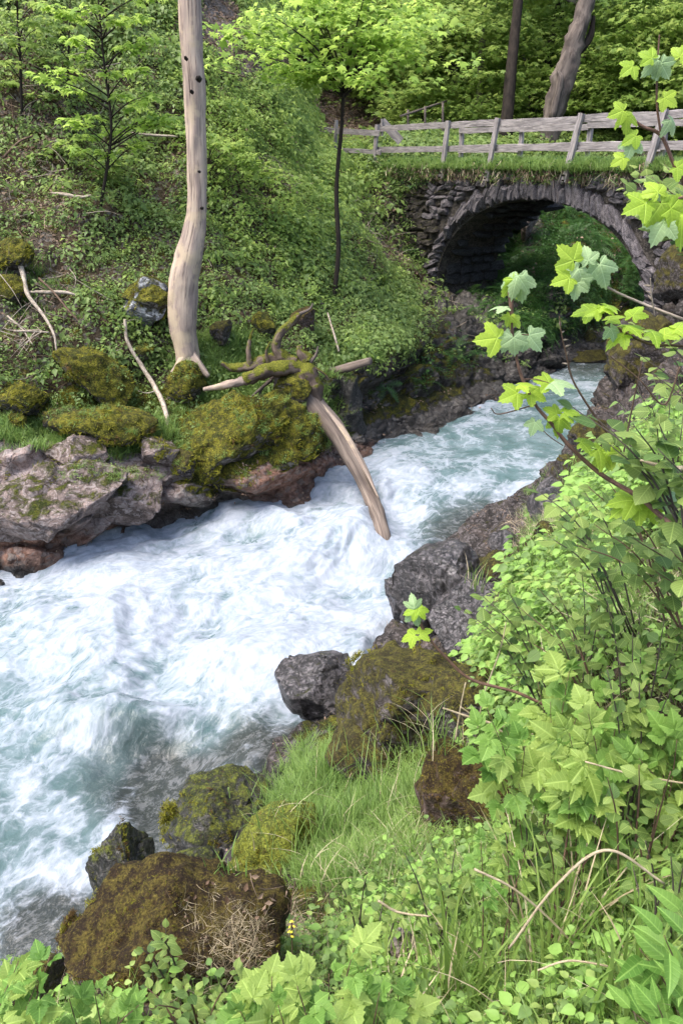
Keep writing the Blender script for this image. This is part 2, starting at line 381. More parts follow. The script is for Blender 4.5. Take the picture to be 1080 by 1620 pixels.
# --- near bank: stations from downstream to upstream, rows from below the water up to the path
nearcols = []
def NC(w, *rest):
    wp = W(*w) if len(w) == 2 else P(*w); nearcols.append([below(wp, 1.0), wp]+[P(r[0], r[1], reY(r[2], k)) for k, r in enumerate(rest)])
NC((-700, 1750), (-620, 1800, 2.5), (-560, 1950, 1.7), (-500, 2150, 1.1), (-400, 2300, .8), (-300, 2500, 0.5))
NC((-250, 1640), (-190, 1640, 3.0), (-150, 1720, 2.2), (-60, 1850, 1.45), (60, 2000, 1.0), (250, 2300, .55))
NC((40, 1580), (85, 1550, 3.2), (150, 1500, 2.7), (250, 1640, 1.8), (420, 1850, 1.1), (600, 2250, .6))
NC((150, 1490), (180, 1440, 3.6), (290, 1440, 3.0), (430, 1600, 2.0), (640, 1800, 1.25), (900, 2150, .7))
NC((262, 1385), (310, 1380, 4.3), (420, 1420, 3.4), (590, 1520, 2.3), (850, 1650, 1.5), (1200, 1950, .85))
NC((395, 1235), (440, 1250, 5.5), (540, 1290, 4.4), (720, 1370, 3.0), (960, 1430, 2.1), (1350, 1600, 1.2))
NC((470, 1170), (520, 1160, 6.3), (620, 1190, 5.2), (780, 1230, 3.9), (980, 1240, 2.8), (1400, 1300, 1.6))
NC((600, 1035), (650, 1030, 7.6), (730, 1050, 6.6), (840, 1080, 4.3), (1010, 1080, 3.0), (1450, 1080, 1.9))
NC((640, 960), (700, 910, 9.2), (770, 915, 7.9), (870, 940, 5.2), (1020, 930, 3.5), (1500, 900, 2.2))
NC((705, 868), (770, 830, 10.9), (835, 820, 9.4), (930, 815, 6.6), (1080, 770, 4.2), (1560, 700, 2.6))
NC((850, 775), (890, 730, 13.1), (940, 705, 12.0), (1020, 690, 9.6), (1150, 610, 6.4), (1650, 480, 4.0))
NC((893, 715), (930, 660, 15.1), (985, 630, 14.5), (1060, 590, 13.8), (1190, 470, 11.5), (1650, 330, 8.0))
NC((945, 655), (965, 600, 17.4), (1010, 545, 17.0), (1070, 480, 16.8), (1160, 340, 16.5), (1600, 245, 15.0))
NC((1000, 590), (1015, 560, 19.6), (1045, 510, 19.6), (1085, 410, 19.7), (1150, 270, 19.8), (1500, 235, 19.0))
NC((1040, 562), (1060, 535, 21.8), (1085, 490, 22.3), (1130, 400, 22.6), (1200, 270, 23), (1500, 225, 23.0))
NC((1140, 530), (1170, 500, 25.5), (1200, 460, 25.8), (1250, 380, 26), (1320, 270, 26.5), (1600, 215, 27.0))
near_base = sheet(nearcols, 560, 300)
near_base = np.concatenate([near_base, near_base[:, -1:]+np.linspace(.03, 1, 40)[None, :, None]**1.3*np.array([8.0, -.6, .9])], 1)

def rocky(G, N_, amt, s1=0.9, s2=2.6):
    """broken blocky relief along the normal"""
    p = G*np.array([1, 1, 1.5]) + fbm(G*0.8, 3)[..., None]*0.35
    F1, F2, r = cells(p*s1); e = sstep(0, 0.22, F2-F1)
    G1, G2, r2 = cells(p*s2+5); e2 = sstep(0, 0.25, G2-G1)
    d = (r-0.5)*0.42*e - 0.14*(1-e) + (r2-0.5)*0.11*e2 - 0.04*(1-e2) + fbm(G*2.2, 3)*0.04
    return G + N_*(d*amt)[..., None]

PXf, PYf, Df = project(far_base)
Nf = normals(far_base)
if Nf[300, 200] @ (np.array([0, 0, EYE])-far_base[300, 200]) < 0: Nf = -Nf
# where bare or mossy rock shows on the far bank (places on the ground, found once)
rock_line = np.interp(PXf, [-500, 0, 60, 220, 300, 380, 470, 560, 620, 660, 700, 760, 900, 1100], [640, 640, 650, 655, 665, 640, 610, 590, 560, 470, 440, 400, 240, 230])
wob = fbm(far_base*0.55, 4)*45
rockf = sstep(-25, 25, PYf + wob - rock_line)
rockf = np.maximum(rockf, blob(PXf, PYf+wob*.4, 620, 350, 70, 60, .5)*0.6)
rockf = np.maximum(rockf, 0.75*blob(PXf, PYf+wob, 25, 440, 55, 60, .5))
rocks_amt = rockf*(0.95 - 0.4*blob(PXf, PYf, 500, 700, 260, 90)) 
far = far_base + Nf*(fbm(far_base*0.45, 3)*0.35*(1-rockf*0.5) + fbm(far_base*1.7+9, 4)*0.10)[..., None]
far = rocky(far, Nf, rocks_amt)
# dark undercut just above the water
zw = water_z(far[..., 1]); hgt = far[..., 2]-zw
under = np.exp(-((hgt-0.08)/0.22)**2)*blob(PXf, PYf, 480, 800, 330, 110, .4)
far[..., 1] += under*0.30
cl = blob(PXf, PYf, 700, 630, 215, 110, .4)
far[..., 1] += cl*(0.62*sstep(1.5, .5, hgt) - 0.40*np.exp(-((hgt-2.1)/0.6)**2))
bulge = np.exp(-((hgt-0.75)/0.45)**2)*(blob(PXf, PYf, 470, 740, 110, 80)+0.8*blob(PXf, PYf, 330, 720, 110, 90)+0.7*blob(PXf, PYf, 110, 860, 150, 60))
far[..., 1] -= bulge*0.35; far[..., 2] += 0
Nf = normals(far); 
if Nf[300, 200] @ (np.array([0, 0, EYE])-far[300, 200]) < 0: Nf = -Nf
PXf, PYf, Df = project(far); hgt = far[..., 2]-water_z(far[..., 1])
wob2 = fbm(far*1.3+3, 4)
pale = np.clip(blob(PXf, PYf+wob2*25, 100, 775, 190, 75, .35)*1.0 + .6*blob(PXf, PYf+wob2*20, 300, 715, 60, 40, .4)+ .5*blob(PXf, PYf, 240, 560, 20, 40), 0, 1)*sstep(-.75, 0.1, wob2+0.35)
redf = np.clip(1.2*blob(PXf, PYf+wob2*14, 130, 872, 200, 32, .35)+1.2*blob(PXf, PYf+wob2*14, 470, 765, 100, 40, .3)+blob(PXf, PYf+wob2*5, 640, 712, 120, 14, .3), 0, 1)
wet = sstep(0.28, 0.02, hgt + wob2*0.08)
wet = np.maximum(wet, 0.7*blob(PXf, PYf, 900, 560, 130, 45, .4)); wet = np.maximum(wet, .8*np.maximum(blob(PXf, PYf, 710, 620, 200, 105, .4), blob(PXf, PYf, 790, 520, 130, 110, .4))*(PYf > 400)*sstep(-.7, .4, wob2+.3))  # last term paints shade on the cliff and below the arch into wet
mossf = 0.35 + 0.5*blob(PXf, PYf, 380, 700, 160, 90)+0.16*blob(PXf, PYf, 690, 620, 200, 90) - 0.5*pale - 0.6*sstep(0.45, .1, hgt) - .5*redf + 0.25*blob(PXf, PYf, 150, 660, 200, 50)
mossf += 0.25*blob(PXf, PYf, 950, 420, 160, 110) - 0.25*blob(PXf, PYf, 820, 470, 90, 160)
soilf = np.clip(1-rockf, 0, 1)
# the trodden path climbing behind the slope
yy = far[..., 1]
pathf = blob(PXf, PYf, 580, 195, 85, 34, .3)+blob(PXf, PYf, 440, 105, 70, 32, .3)+blob(PXf, PYf, 345, 35, 40, 60, .3)+blob(PXf, PYf, 530, 165, 60, 30, .4)
pathf = np.clip(pathf*(yy > 23.3), 0, 1)
attr_f = dict(moss=np.clip(mossf, 0, 1).ravel(), red=redf.ravel(), pale=np.clip(pale+0.5*pathf, 0, 1).ravel(), soil=(soilf*(1-pathf*.75)).ravel(), wet=wet.ravel())  # wet carries real waterline damp plus the painted cliff shade
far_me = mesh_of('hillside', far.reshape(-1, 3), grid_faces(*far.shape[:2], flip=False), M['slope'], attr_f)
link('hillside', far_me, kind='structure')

PXn, PYn, Dn = project(near_base); Nn = normals(near_base)
if Nn[250, 150][2] < 0: Nn = -Nn
zwn = water_z(near_base[..., 1]); hn = near_base[..., 2]-zwn
v = np.concatenate([np.linspace(0, 1, 300), np.ones(40)])[None, :]
rockn = sstep(0.62, 0.36, v + fbm(near_base*1.1, 3)*0.08)
rockn = np.maximum(rockn, sstep(8.5, 11, near_base[..., 1]))
near = near_base + Nn*(fbm(near_base*0.9, 4)*0.12)[..., None]
near = rocky(near, Nn, rockn*np.clip(near_base[..., 1]/9, 0.25, 1.0)*0.8, 1.5, 4.2)
Nn = normals(near)
if Nn[250, 150][2] < 0: Nn = -Nn
PXn, PYn, Dn = project(near); hn = near[..., 2]-water_z(near[..., 1]); wob3 = fbm(near*1.8, 4)
wetn = sstep(0.35, 0.02, hn + wob3*0.12)
mossn = 0.22 + 0.3*blob(PXn, PYn, 620, 1150, 130, 110) + 0.4*blob(PXn, PYn, 300, 1460, 220, 90) + .35*blob(PXn, PYn, 740, 1260, 80, 90) + 0.1*wob3 - 0.4*wetn
soiln = (1-rockn)
attr_n = dict(moss=np.clip(mossn, 0, 1).ravel(), red=np.zeros(near[..., 0].size), pale=np.clip(wob3-.25, 0, .6).ravel()*0.5, soil=soiln.ravel(), wet=wetn.ravel())
near_me = mesh_of('bank_ground', near.reshape(-1, 3), grid_faces(*near.shape[:2]), M['bank'], attr_n)
link('bank_ground', near_me, kind='structure')

class Surf:
    def __init__(s, G, Nrm):
        s.G = G; s.N = Nrm; s.px, s.py, s.d = project(G); s.nu, s.nv = G.shape[:2]
        e1 = np.linalg.norm(np.diff(G, axis=0), axis=-1)[:, :-1]; e2 = np.linalg.norm(np.diff(G, axis=1), axis=-1)[:-1]
        s.area = e1*e2; s.hidden = None
    def hit(s, px, py):
        e = (s.px-px)**2 + (s.py-py)**2 + np.where(s.d < 0.2, 1e9, 0); m = e.min()
        cand = e < m + 60; dd = np.where(cand, s.d, 1e9); k = np.argmin(dd); i, j = divmod(int(k), s.nv)
        return s.G[i, j].copy(), s.N[i, j].copy()
    def sample(s, n, dens, seed=0):
        """n random points with density dens (nu,nv)"""
        r = np.random.default_rng(seed); w = (s.area*dens[:-1, :-1]).ravel(); w = w/w.sum()
        k = r.choice(len(w), n, p=w); i, j = np.divmod(k, s.nv-1); a = r.random(n)[:, None]; b = r.random(n)[:, None]
        G = s.G; p = G[i, j]*(1-a)*(1-b)+G[i+1, j]*a*(1-b)+G[i, j+1]*(1-a)*b+G[i+1, j+1]*a*b
        return p, s.N[i, j], i, j
FAR = Surf(far, Nf); NEAR = Surf(near, Nn)

# ------------------------------------------------------------------ river
WL = [(-1400, 1080), (-560, 1010), (-250, 950), (0, 908), (120, 880), (232, 838), (345, 812), (450, 806), (535, 752), (630, 712), (715, 688), (785, 650), (858, 604), (925, 570), (985, 556), (1060, 540), (1150, 525)]
WR = [(-700, 1750), (-250, 1640), (40, 1580), (150, 1490), (262, 1385), (395, 1235), (470, 1170), (600, 1035), (640, 960), (705, 868), (850, 775), (893, 715), (945, 655), (1000, 590), (1040, 562), (1140, 530)]
wl_p = np.array([W(*a) for a in WL]); wr_p = np.array([W(*a) for a in WR])
nS, nT = 560, 360
ys = 2.6 + (29.5-2.6)*np.linspace(0, 1, nS)**1.25
xl = np.interp(ys, wl_p[:, 1], wl_p[:, 0]); xr = np.interp(ys, wr_p[:, 1], wr_p[:, 0])
xl = np.where(ys < 10.8, -9.5, xl); 
k_ = np.hanning(25); k_ /= k_.sum()
xl = np.convolve(np.pad(xl, 12, 'edge'), k_, 'valid')-1.3; xr = np.convolve(np.pad(xr, 12, 'edge'), k_, 'valid')+1.3
tt = np.linspace(0, 1, nT)
RX = xl[:, None] + (xr-xl)[:, None]*tt[None]; RY = np.broadcast_to(ys[:, None], RX.shape).copy()
base = np.stack([RX, RY, water_z(RY)], -1)
rpx, rpy, _ = project(base)
# coordinates that run with the current
flow = np.stack([RX*0.83-RY*0.56, RX*0.56+RY*0.83], -1)      # across, along
fa, fl = flow[..., 0], flow[..., 1]
wx = fbm(np.stack([fa*0.5, fl*0.35, 0*fa], -1), 3); wy = fbm(np.stack([fa*0.5+40, fl*0.35, 0*fa], -1), 3)
A = fa + wx*0.5; L = fl + wy*0.6
turb = 0.25 + 0.75*blob(rpx, rpy, 330, 980, 480, 240, .5); turb = np.clip(turb + 0.5*blob(rpx, rpy, 560, 820, 130, 90), 0, 1.2)
rid = 1-np.abs(fbm(np.stack([A*1.1, L*0.8, 0*A+3], -1), 4)); rid2 = 1-np.abs(fbm(np.stack([A*3.2, L*2.2, 0*A+8], -1), 3))
lump = fbm(np.stack([A*0.55, L*0.5, 0*A+1], -1), 2)
hz = turb*((rid-0.6)*0.07 + (rid2-.6)*0.02 + lump*0.24 + fbm(np.stack([A*2.2, L*1.8, 0*A+5], -1), 3)*0.055) + fbm(np.stack([fa*7, fl*4, 0*A], -1), 2)*0.014
hz += 0.30*blob(rpx, rpy, 520, 845, 80, 40, .7) + 0.22*blob(rpx, rpy, 200, 1140, 90, 26, .7) - 0.20*blob(rpx, rpy, 245, 1225, 70, 70, .7)+0.14*blob(rpx, rpy, 430, 1040, 120, 30, .8)
hz += 0.12*blob(rpx, rpy, 450, 1190, 70, 45, .6)
RZ = base[..., 2] + hz
foam = 0.58 + 0.35*(rid-0.62) + 0.2*(rid2-0.6) + 0.30*lump
foam += 0.35*blob(rpx, rpy, 330, 940, 330, 130, .5) + 0.3*blob(rpx, rpy, 560, 820, 110, 80, .6)
foam -= 0.38*blob(rpx, rpy, 800, 660, 200, 90, .7) + 0.18*blob(rpx, rpy, 120, 1010, 80, 35, .6) + 0.2*blob(rpx, rpy, 300, 920, 60, 20, .8)
foam -= 0.55*blob(rpx, rpy, 225, 1230, 95, 90, .45) + 0.08*blob(rpx, rpy, 90, 1400, 160, 130, .6)
foam -= 0.9*blob(rpx, rpy, 430, 1190, 105, 50, .35) + 0.95*blob(rpx, rpy, 265, 1290, 62, 110, .35) + 0.75*blob(rpx, rpy, 120, 1490, 120, 80, .45)
foam -= 0.8*blob(rpx, rpy, 760, 850, 95, 60, .4) + 0.35*blob(rpx, rpy, 890, 690, 50, 40, .6) + .5*blob(rpx, rpy, 930, 575, 70, 22, .5)
foam += 0.45*blob(rpx-(1300-rpy)*.35, rpy, 205, 1290, 34, 150, .7)
deep = np.clip(1.0*blob(rpx, rpy, 760, 855, 100, 65, .5)+ blob(rpx, rpy, 430, 1190, 110, 60, .4)+blob(rpx, rpy, 265, 1290, 75, 120, .4)+blob(rpx, rpy, 110, 1500, 130, 100, .5) + .55*blob(rpx, rpy, 225, 1230, 100, 90, .5) + .8*blob(rpx, rpy, 930, 572, 75, 24, .5) + .18*blob(rpx, rpy, 80, 1380, 190, 170, .6), 0, 1)
n = N('rapid_water'); uv = n.new('ShaderNodeTexCoord').outputs['UV']
wv = n.new('ShaderNodeTexNoise', {'Scale': 0.9, 'Detail': 3}); n.l.new(uv, wv.inputs['Vector'])
sc = n.new('ShaderNodeVectorMath', operation='SCALE'); n.l.new(wv.outputs['Color'], sc.inputs[0]); sc.inputs['Scale'].default_value = 0.8
wa = n.new('ShaderNodeVectorMath', operation='ADD'); n.l.new(uv, wa.inputs[0]); n.l.new(sc.outputs[0], wa.inputs[1]); wv_ = wa.outputs[0]
f0 = n.attr('foam'); f1 = n.noise(n.mapped(wv_, (1.9, 1.5, 1)), 1.0, 7, 0.56, 0.1); f2 = n.noise(n.mapped(wv_, (9, 7, 1)), 1.0, 5, 0.6, 0.1)
f3 = n.noise(n.mapped(wv_, (34, 26, 1)), 1.0, 4, 0.7, 0.4)
lace = n.vor(n.mapped(wv_, (2.6, 1.7, 1)), 1.6, 'DISTANCE_TO_EDGE'); lc = n.math('SUBTRACT', 1.0, n.ramp(lace, 0.0, 0.16))
lace2 = n.vor(n.mapped(wv_, (6, 4, 1)), 1.9, 'DISTANCE_TO_EDGE'); lc2 = n.math('SUBTRACT', 1.0, n.ramp(lace2, 0.0, 0.2))
ff = n.math('ADD', f0, n.math('ADD', n.math('MULTIPLY', n.math('SUBTRACT', f1, 0.5), 1.7), n.math('MULTIPLY', n.math('ADD', n.math('SUBTRACT', f2, 0.5), n.math('MULTIPLY', n.math('SUBTRACT', f3, 0.5), 0.45)), 0.9)))
ff = n.math('ADD', ff, n.math('MULTIPLY', n.math('ADD', lc, n.math('MULTIPLY', lc2, 0.6)), 0.20))
fo = n.ramp(ff, 0.20, 1.15)
dp = n.attr('deep')
teal = n.mix(n.ramp(f1, 0.35, 0.65), (0.07, 0.118, 0.12), (0.145, 0.195, 0.21))
drk = n.mix(n.ramp(n.math('ADD', n.math('MULTIPLY', f2, 0.5), n.math('MULTIPLY', f3, 0.5)), 0.46, 0.6), (0.03, 0.035, 0.032), (0.10, 0.105, 0.105))  # fine ripple highlights painted into the dark water colour with noise
wc = n.mix(dp, teal, drk)
fc = n.mix(n.ramp(f2, 0.3, 0.7), (0.20, 0.235, 0.27), (0.31, 0.34, 0.39))
n.put(n.b.inputs['Base Color'], n.mix(fo, wc, fc))
n.put(n.b.inputs['Roughness'], n.math('ADD', 0.10, n.math('MULTIPLY', fo, 0.5)))
n.b.inputs['IOR'].default_value = 1.33; n.b.inputs['Specular IOR Level'].default_value = 0.5
n.b.inputs['Subsurface Weight'].default_value = 0.0
n.put(n.b.inputs['Normal'], n.bump(n.math('ADD', n.math('MULTIPLY', f1, 0.9), n.math('ADD', n.math('ADD', n.math('MULTIPLY', f2, 0.4), n.math('MULTIPLY', f3, 0.22)), n.math('ADD', n.math('MULTIPLY', lc, 0.05), n.math('MULTIPLY', lc2, 0.04)))), 0.4, 0.09))
M['water'] = n.m
river_me = mesh_of('river', np.stack([RX, RY, RZ], -1).reshape(-1, 3), grid_faces(nS, nT, flip=True), M['water'], dict(foam=foam.ravel(), deep=deep.ravel()), flow.reshape(-1, 2))
link('river', river_me, kind='structure')
# ------------------------------------------------------------------ more materials
M['leaf_far'] = leaf_mat('leaf_far', (0.09, 0.16, 0.03), (0.23, 0.34, 0.075), trans=0.5)
M['leaf_deep'] = leaf_mat('leaf_deep', (0.17, 0.26, 0.06), (0.34, 0.44, 0.14), trans=0.5)
M['leaf_cover'] = leaf_mat('leaf_cover', (0.075, 0.13, 0.035), (0.20, 0.28, 0.08), trans=0.38)
M['leaf_lime'] = leaf_mat('leaf_lime', (0.15, 0.26, 0.04), (0.29, 0.42, 0.08), trans=0.52)
M['leaf_young'] = leaf_mat('leaf_young', (0.12, 0.20, 0.04), (0.26, 0.36, 0.085), trans=0.47)
M['leaf_maple_near'] = leaf_mat('leaf_maple_near', (0.20, 0.33, 0.03), (0.34, 0.46, 0.05), trans=0.45, vein=True)
M['leaf_maple_pale'] = leaf_mat('leaf_maple_pale', (0.20, 0.31, 0.13), (0.32, 0.42, 0.22), trans=0.35, vein=True)
M['leaf_rasp_pale'] = leaf_mat('leaf_rasp_pale', (0.14, 0.22, 0.04), (0.27, 0.36, 0.09), trans=0.42, vein=True, rough=0.55)
M['leaf_round_dark'] = leaf_mat('leaf_round_dark', (0.04, 0.09, 0.02), (0.12, 0.19, 0.05), trans=0.35, vein=True, rough=0.5)
M['leaf_rasp'] = leaf_mat('leaf_rasp', (0.08, 0.18, 0.03), (0.19, 0.31, 0.065), trans=0.4, vein=True, rough=0.5)
M['leaf_round'] = leaf_mat('leaf_round', (0.07, 0.13, 0.028), (0.26, 0.34, 0.09), trans=0.38, vein=True, rough=0.5)
M['leaf_fern'] = leaf_mat('leaf_fern', (0.025, 0.07, 0.015), (0.06, 0.14, 0.03), trans=0.3)
M['grass'] = leaf_mat('grass', (0.075, 0.15, 0.03), (0.21, 0.31, 0.08), trans=0.35, rough=0.4)
M['grass_long'] = leaf_mat('grass_long', (0.11, 0.19, 0.035), (0.27, 0.37, 0.10), trans=0.35, rough=0.4)
M['straw'] = leaf_mat('straw', (0.30, 0.24, 0.15), (0.55, 0.48, 0.34), trans=0.1, rough=0.7)
M['litter'] = leaf_mat('litter', (0.09, 0.055, 0.035), (0.30, 0.22, 0.16), trans=0.05, rough=0.8)
M['deadwood'] = wood_mat('deadwood', (0.42, 0.335, 0.26), (0.22, 0.17, 0.145), us=8, vs=0.8, streak=1.3, dark=(.07, .05, .045), pale=(0.40, 0.32, 0.22))
M['straw_stalk'] = wood_mat('straw_stalk', (0.55, 0.46, 0.32), (0.40, 0.32, 0.2), us=3, vs=20, streak=.4, dark=(.2, .15, .1))
M['driftwood'] = wood_mat('driftwood', (0.21, 0.17, 0.14), (0.09, 0.07, 0.06), us=9, vs=0.8)
M['mossywood'] = wood_mat('mossywood', (0.17, 0.13, 0.10), (0.07, 0.05, 0.04), us=6, vs=1.5, moss=0.5)
M['bark'] = wood_mat('bark', (0.04, 0.032, 0.026), (0.018, 0.015, 0.013), us=9, vs=3.5, rough=0.9)
M['bark_pale'] = wood_mat('bark_pale', (0.17, 0.14, 0.12), (0.06, 0.05, 0.045), us=8, vs=1.4, rough=0.9)
M['bark_grey'] = wood_mat('bark_grey', (0.16, 0.15, 0.11), (0.07, 0.07, 0.05), us=6, vs=3, rough=0.9)
M['twig'] = wood_mat('twig', (0.17, 0.115, 0.08), (0.085, 0.055, 0.04), us=4, vs=12, rough=0.7)
M['twig_red'] = wood_mat('twig_red', (0.24, 0.14, 0.10), (0.12, 0.075, 0.06), us=4, vs=20, rough=0.6)
M['twig_pale'] = wood_mat('twig_pale', (0.42, 0.36, 0.29), (0.22, 0.18, 0.14), us=4, vs=10)
M['plank'] = wood_mat('plank', (0.33, 0.30, 0.29), (0.17, 0.155, 0.155), us=3.2, vs=1.3, streak=1.2, dark=(0.07, 0.06, 0.06))
M['stone'] = rock_mat('stone', (0.15, 0.135, 0.145), (0.05, 0.045, 0.048), (0.34, 0.31, 0.32), moss=0.22, lichen=0.75, scale=2.2)
M['stone_mossy'] = rock_mat('stone_mossy', (0.075, 0.065, 0.055), (0.025, 0.022, 0.02), (0.18, 0.16, 0.14), mossc=((0.07, 0.075, 0.01), (0.025, 0.03, 0.006)), moss=0.45, lichen=0.3, scale=2.0)
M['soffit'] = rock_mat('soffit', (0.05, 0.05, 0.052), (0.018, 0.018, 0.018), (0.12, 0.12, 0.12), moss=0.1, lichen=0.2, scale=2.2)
M['rock_moss'] = rock_mat('rock_moss', (0.12, 0.11, 0.10), (0.035, 0.03, 0.028), (0.30, 0.28, 0.26), mossc=((0.19, 0.18, 0.02), (0.04, 0.046, 0.009)), moss=0.76, scale=1.4)
M['rock_split'] = rock_mat('rock_split', (0.30, 0.31, 0.31), (0.10, 0.10, 0.11), (0.60, 0.62, 0.62), mossc=((0.15, 0.14, 0.012), (0.05, 0.055, 0.008)), moss=0.52, lichen=0.7, scale=1.4)
M['moss_bright'] = rock_mat('moss_bright', (0.12, 0.11, 0.08), (0.04, 0.035, 0.025), (0.25, 0.23, 0.18), mossc=((0.24, 0.27, 0.04), (0.09, 0.11, 0.02)), moss=.85, scale=2.4)
M['rock_dark'] = rock_mat('rock_dark', (0.042, 0.038, 0.037), (0.012, 0.011, 0.011), (0.15, 0.135, 0.14), moss=0.22, wet=0.75, lichen=0.6, scale=2.0)
M['rock_wetmoss'] = rock_mat('rock_wetmoss', (0.03, 0.03, 0.026), (0.010, 0.010, 0.009), (0.14, 0.13, 0.12), mossc=((0.14, 0.16, 0.015), (0.022, 0.028, 0.006)), moss=0.44, wet=0.5, lichen=0.25, scale=2.4)
M['rock_brown'] = rock_mat('rock_brown', (0.13, 0.09, 0.075), (0.04, 0.026, 0.02), (0.26, 0.20, 0.19), mossc=((0.12, 0.095, 0.02), (0.030, 0.019, 0.010)), moss=0.60, lichen=0.4, scale=3.5)
M['rock_bank'] = rock_mat('rock_bank', (0.075, 0.062, 0.055), (0.022, 0.018, 0.016), (0.17, 0.15, 0.15), mossc=((0.115, 0.105, 0.018), (0.035, 0.03, 0.009)), moss=0.60, wet=0.2, lichen=0.65, scale=2.2)
M['rock_pale'] = rock_mat('rock_pale', (0.24, 0.185, 0.165), (0.09, 0.07, 0.06), (0.36, 0.31, 0.29), moss=0.36, lichen=0.4, scale=1.5)
M['gorge_moss'] = rock_mat('gorge_moss', (0.07, 0.06, 0.05), (0.02, 0.018, 0.016), (0.15, 0.14, 0.12), mossc=((0.11, 0.12, 0.025), (0.03, 0.04, 0.012)), moss=.8, lichen=.3, scale=1.6)
M['turf'] = rock_mat('turf', (0.10, 0.075, 0.04), (0.05, 0.035, 0.02), (0.16, 0.12, 0.08), mossc=((0.10, 0.12, 0.015), (0.05, 0.045, 0.012)), moss=0.65, scale=2.0)

# ------------------------------------------------------------------ stone arch bridge
E2 = np.array([6.5, -9.8])/math.hypot(6.5, 9.8); ex = np.array([E2[0], E2[1], 0]); en = np.array([-E2[1], E2[0], 0]); ez = np.array([0, 0, 1.0])
BO = np.array([1.3, 29.5, EYE])
def B(s, t, z): return BO + ex*s + en*t + ez*z
DECK, SC, HA, ZS, RISE, BW = -0.12, 7.35, 4.05, -3.75, 2.75, 2.5
def arch(s, off=0.0):
    q = np.clip(1-((s-SC)/(HA+off))**2, 0, 1); return ZS + (RISE+off)*np.sqrt(q)
bridge_o = B(SC, BW/2, -5.4)
bridge = thing('stone_bridge', 'old dark stone arch bridge spanning the gorge under the wooden railings', 'bridge', bridge_o)
Rb = np.stack([ex, en, ez], -1)
# core: solid body with the arch cut through, a little behind the faces of the stones
def core():
    ss = np.concatenate([np.linspace(-2.5, SC-HA-.001, 12), SC-HA*np.cos(np.linspace(0, np.pi, 49)), np.linspace(SC+HA+.001, 15.5, 12)])
    lo = np.where(np.abs(ss-SC) < HA, arch(ss), -6.8); lo = np.where(np.abs(np.abs(ss-SC)-HA) < 1e-4, ZS, lo)
    V = []; F = []
    for t in (0.0, BW):
        for k, s in enumerate(ss):
            for q in np.linspace(0, 1, 9): V.append(B(s, t, lo[k]*(1-q)+(DECK-0.12)*q))
    n_ = len(ss); off = n_*9
    for k in range(n_-1):
        for q in range(8):
            a = k*9+q; F += [(a, a+9, a+10, a+1), (off+a, off+a+1, off+a+10, off+a+9)]
        F += [(k*9, off+k*9, off+k*9+9, k*9+9), (k*9+8, k*9+17, off+k*9+17, off+k*9+8)]
    for k in (11, 12+49-1):          # jambs below the springing
        pass
    V = np.array(V); V += (fbm(V*2.2, 3)*0.03)[:, None]*en
    return V, np.array(F)
V_, F_ = core()
link('masonry_core', mesh_of('masonry_core', V_-bridge_o, F_, M['stone_mossy'], smooth=False), bridge)
def stone_mesh(k):
    g = np.linspace(-0.5, 0.5, 3); V = []; idx = {}
    for a in range(3):
        for b in range(3):
            for c in range(3):
                if (a, b, c) != (1, 1, 1): idx[(a, b, c)] = len(V); V.append((g[a], g[b], g[c]))
    V = np.array(V); r = np.random.default_rng(k+50)
    rad = np.abs(V).sum(1); V *= np.where(rad > 1.3, 0.84, np.where(rad > 0.9, 0.93, 1.0))[:, None]
    V += r.normal(size=V.shape)*0.055; F = []
    for ax in range(3):
        o = [i for i in range(3) if i != ax]
        for sd_ in (0, 2):
            for a in range(2):
                for b in range(2):
                    q = []
                    for (da, db) in ((0, 0), (1, 0), (1, 1), (0, 1)):
                        c = [0, 0, 0]; c[ax] = sd_; c[o[0]] = a+da; c[o[1]] = b+db; q.append(idx[tuple(c)])
                    F.append(q if (sd_ == 2) ^ (ax == 1) else q[::-1])
    return V, np.array(F)
stone_me = {}
for mk in ('stone', 'stone_mossy', 'soffit'):
    stone_me[mk] = [mesh_of('stone', *stone_mesh(k), M[mk], smooth=False) for k in range(7)]
nst = 0
def put_stone(s, t, z, size, ang=0.0, mk='stone'):
    """size along bridge, depth, height; ang turns it in the plane of the face"""
    global nst; nst += 1
    m = Matrix(Rb.tolist()) @ Matrix.Rotation(-ang, 3, 'Y') @ Euler(np.random.default_rng(nst).normal(size=3)*0.13).to_matrix()
    o = link('stone', random.choice(stone_me[mk]), bridge)
    o.matrix_basis = Matrix.Translation(Vector((B(s, t, z)-bridge_o).tolist())) @ m.to_4x4() @ Matrix.Diagonal((*size, 1))
# ring of upright slabs
th = 0.035
while th < math.pi-0.03:
    c, s_ = math.cos(math.pi-th), math.sin(th); dep = random.uniform(0.4, 0.68); w_ = random.uniform(0.09, 0.22)
    px_, pz_ = SC+HA*c, ZS+RISE*s_; nx, nz = c/HA, s_/RISE; l_ = math.hypot(nx, nz); nx /= l_; nz /= l_
    put_stone(px_+nx*dep/2, 0.06+random.uniform(-.05, .03), pz_+nz*dep/2, (w_*1.02, 0.5, dep), math.atan2(nx, nz), 'stone')
    th += (w_*1.02)/math.hypot(HA*math.sin(th), RISE*math.cos(th))
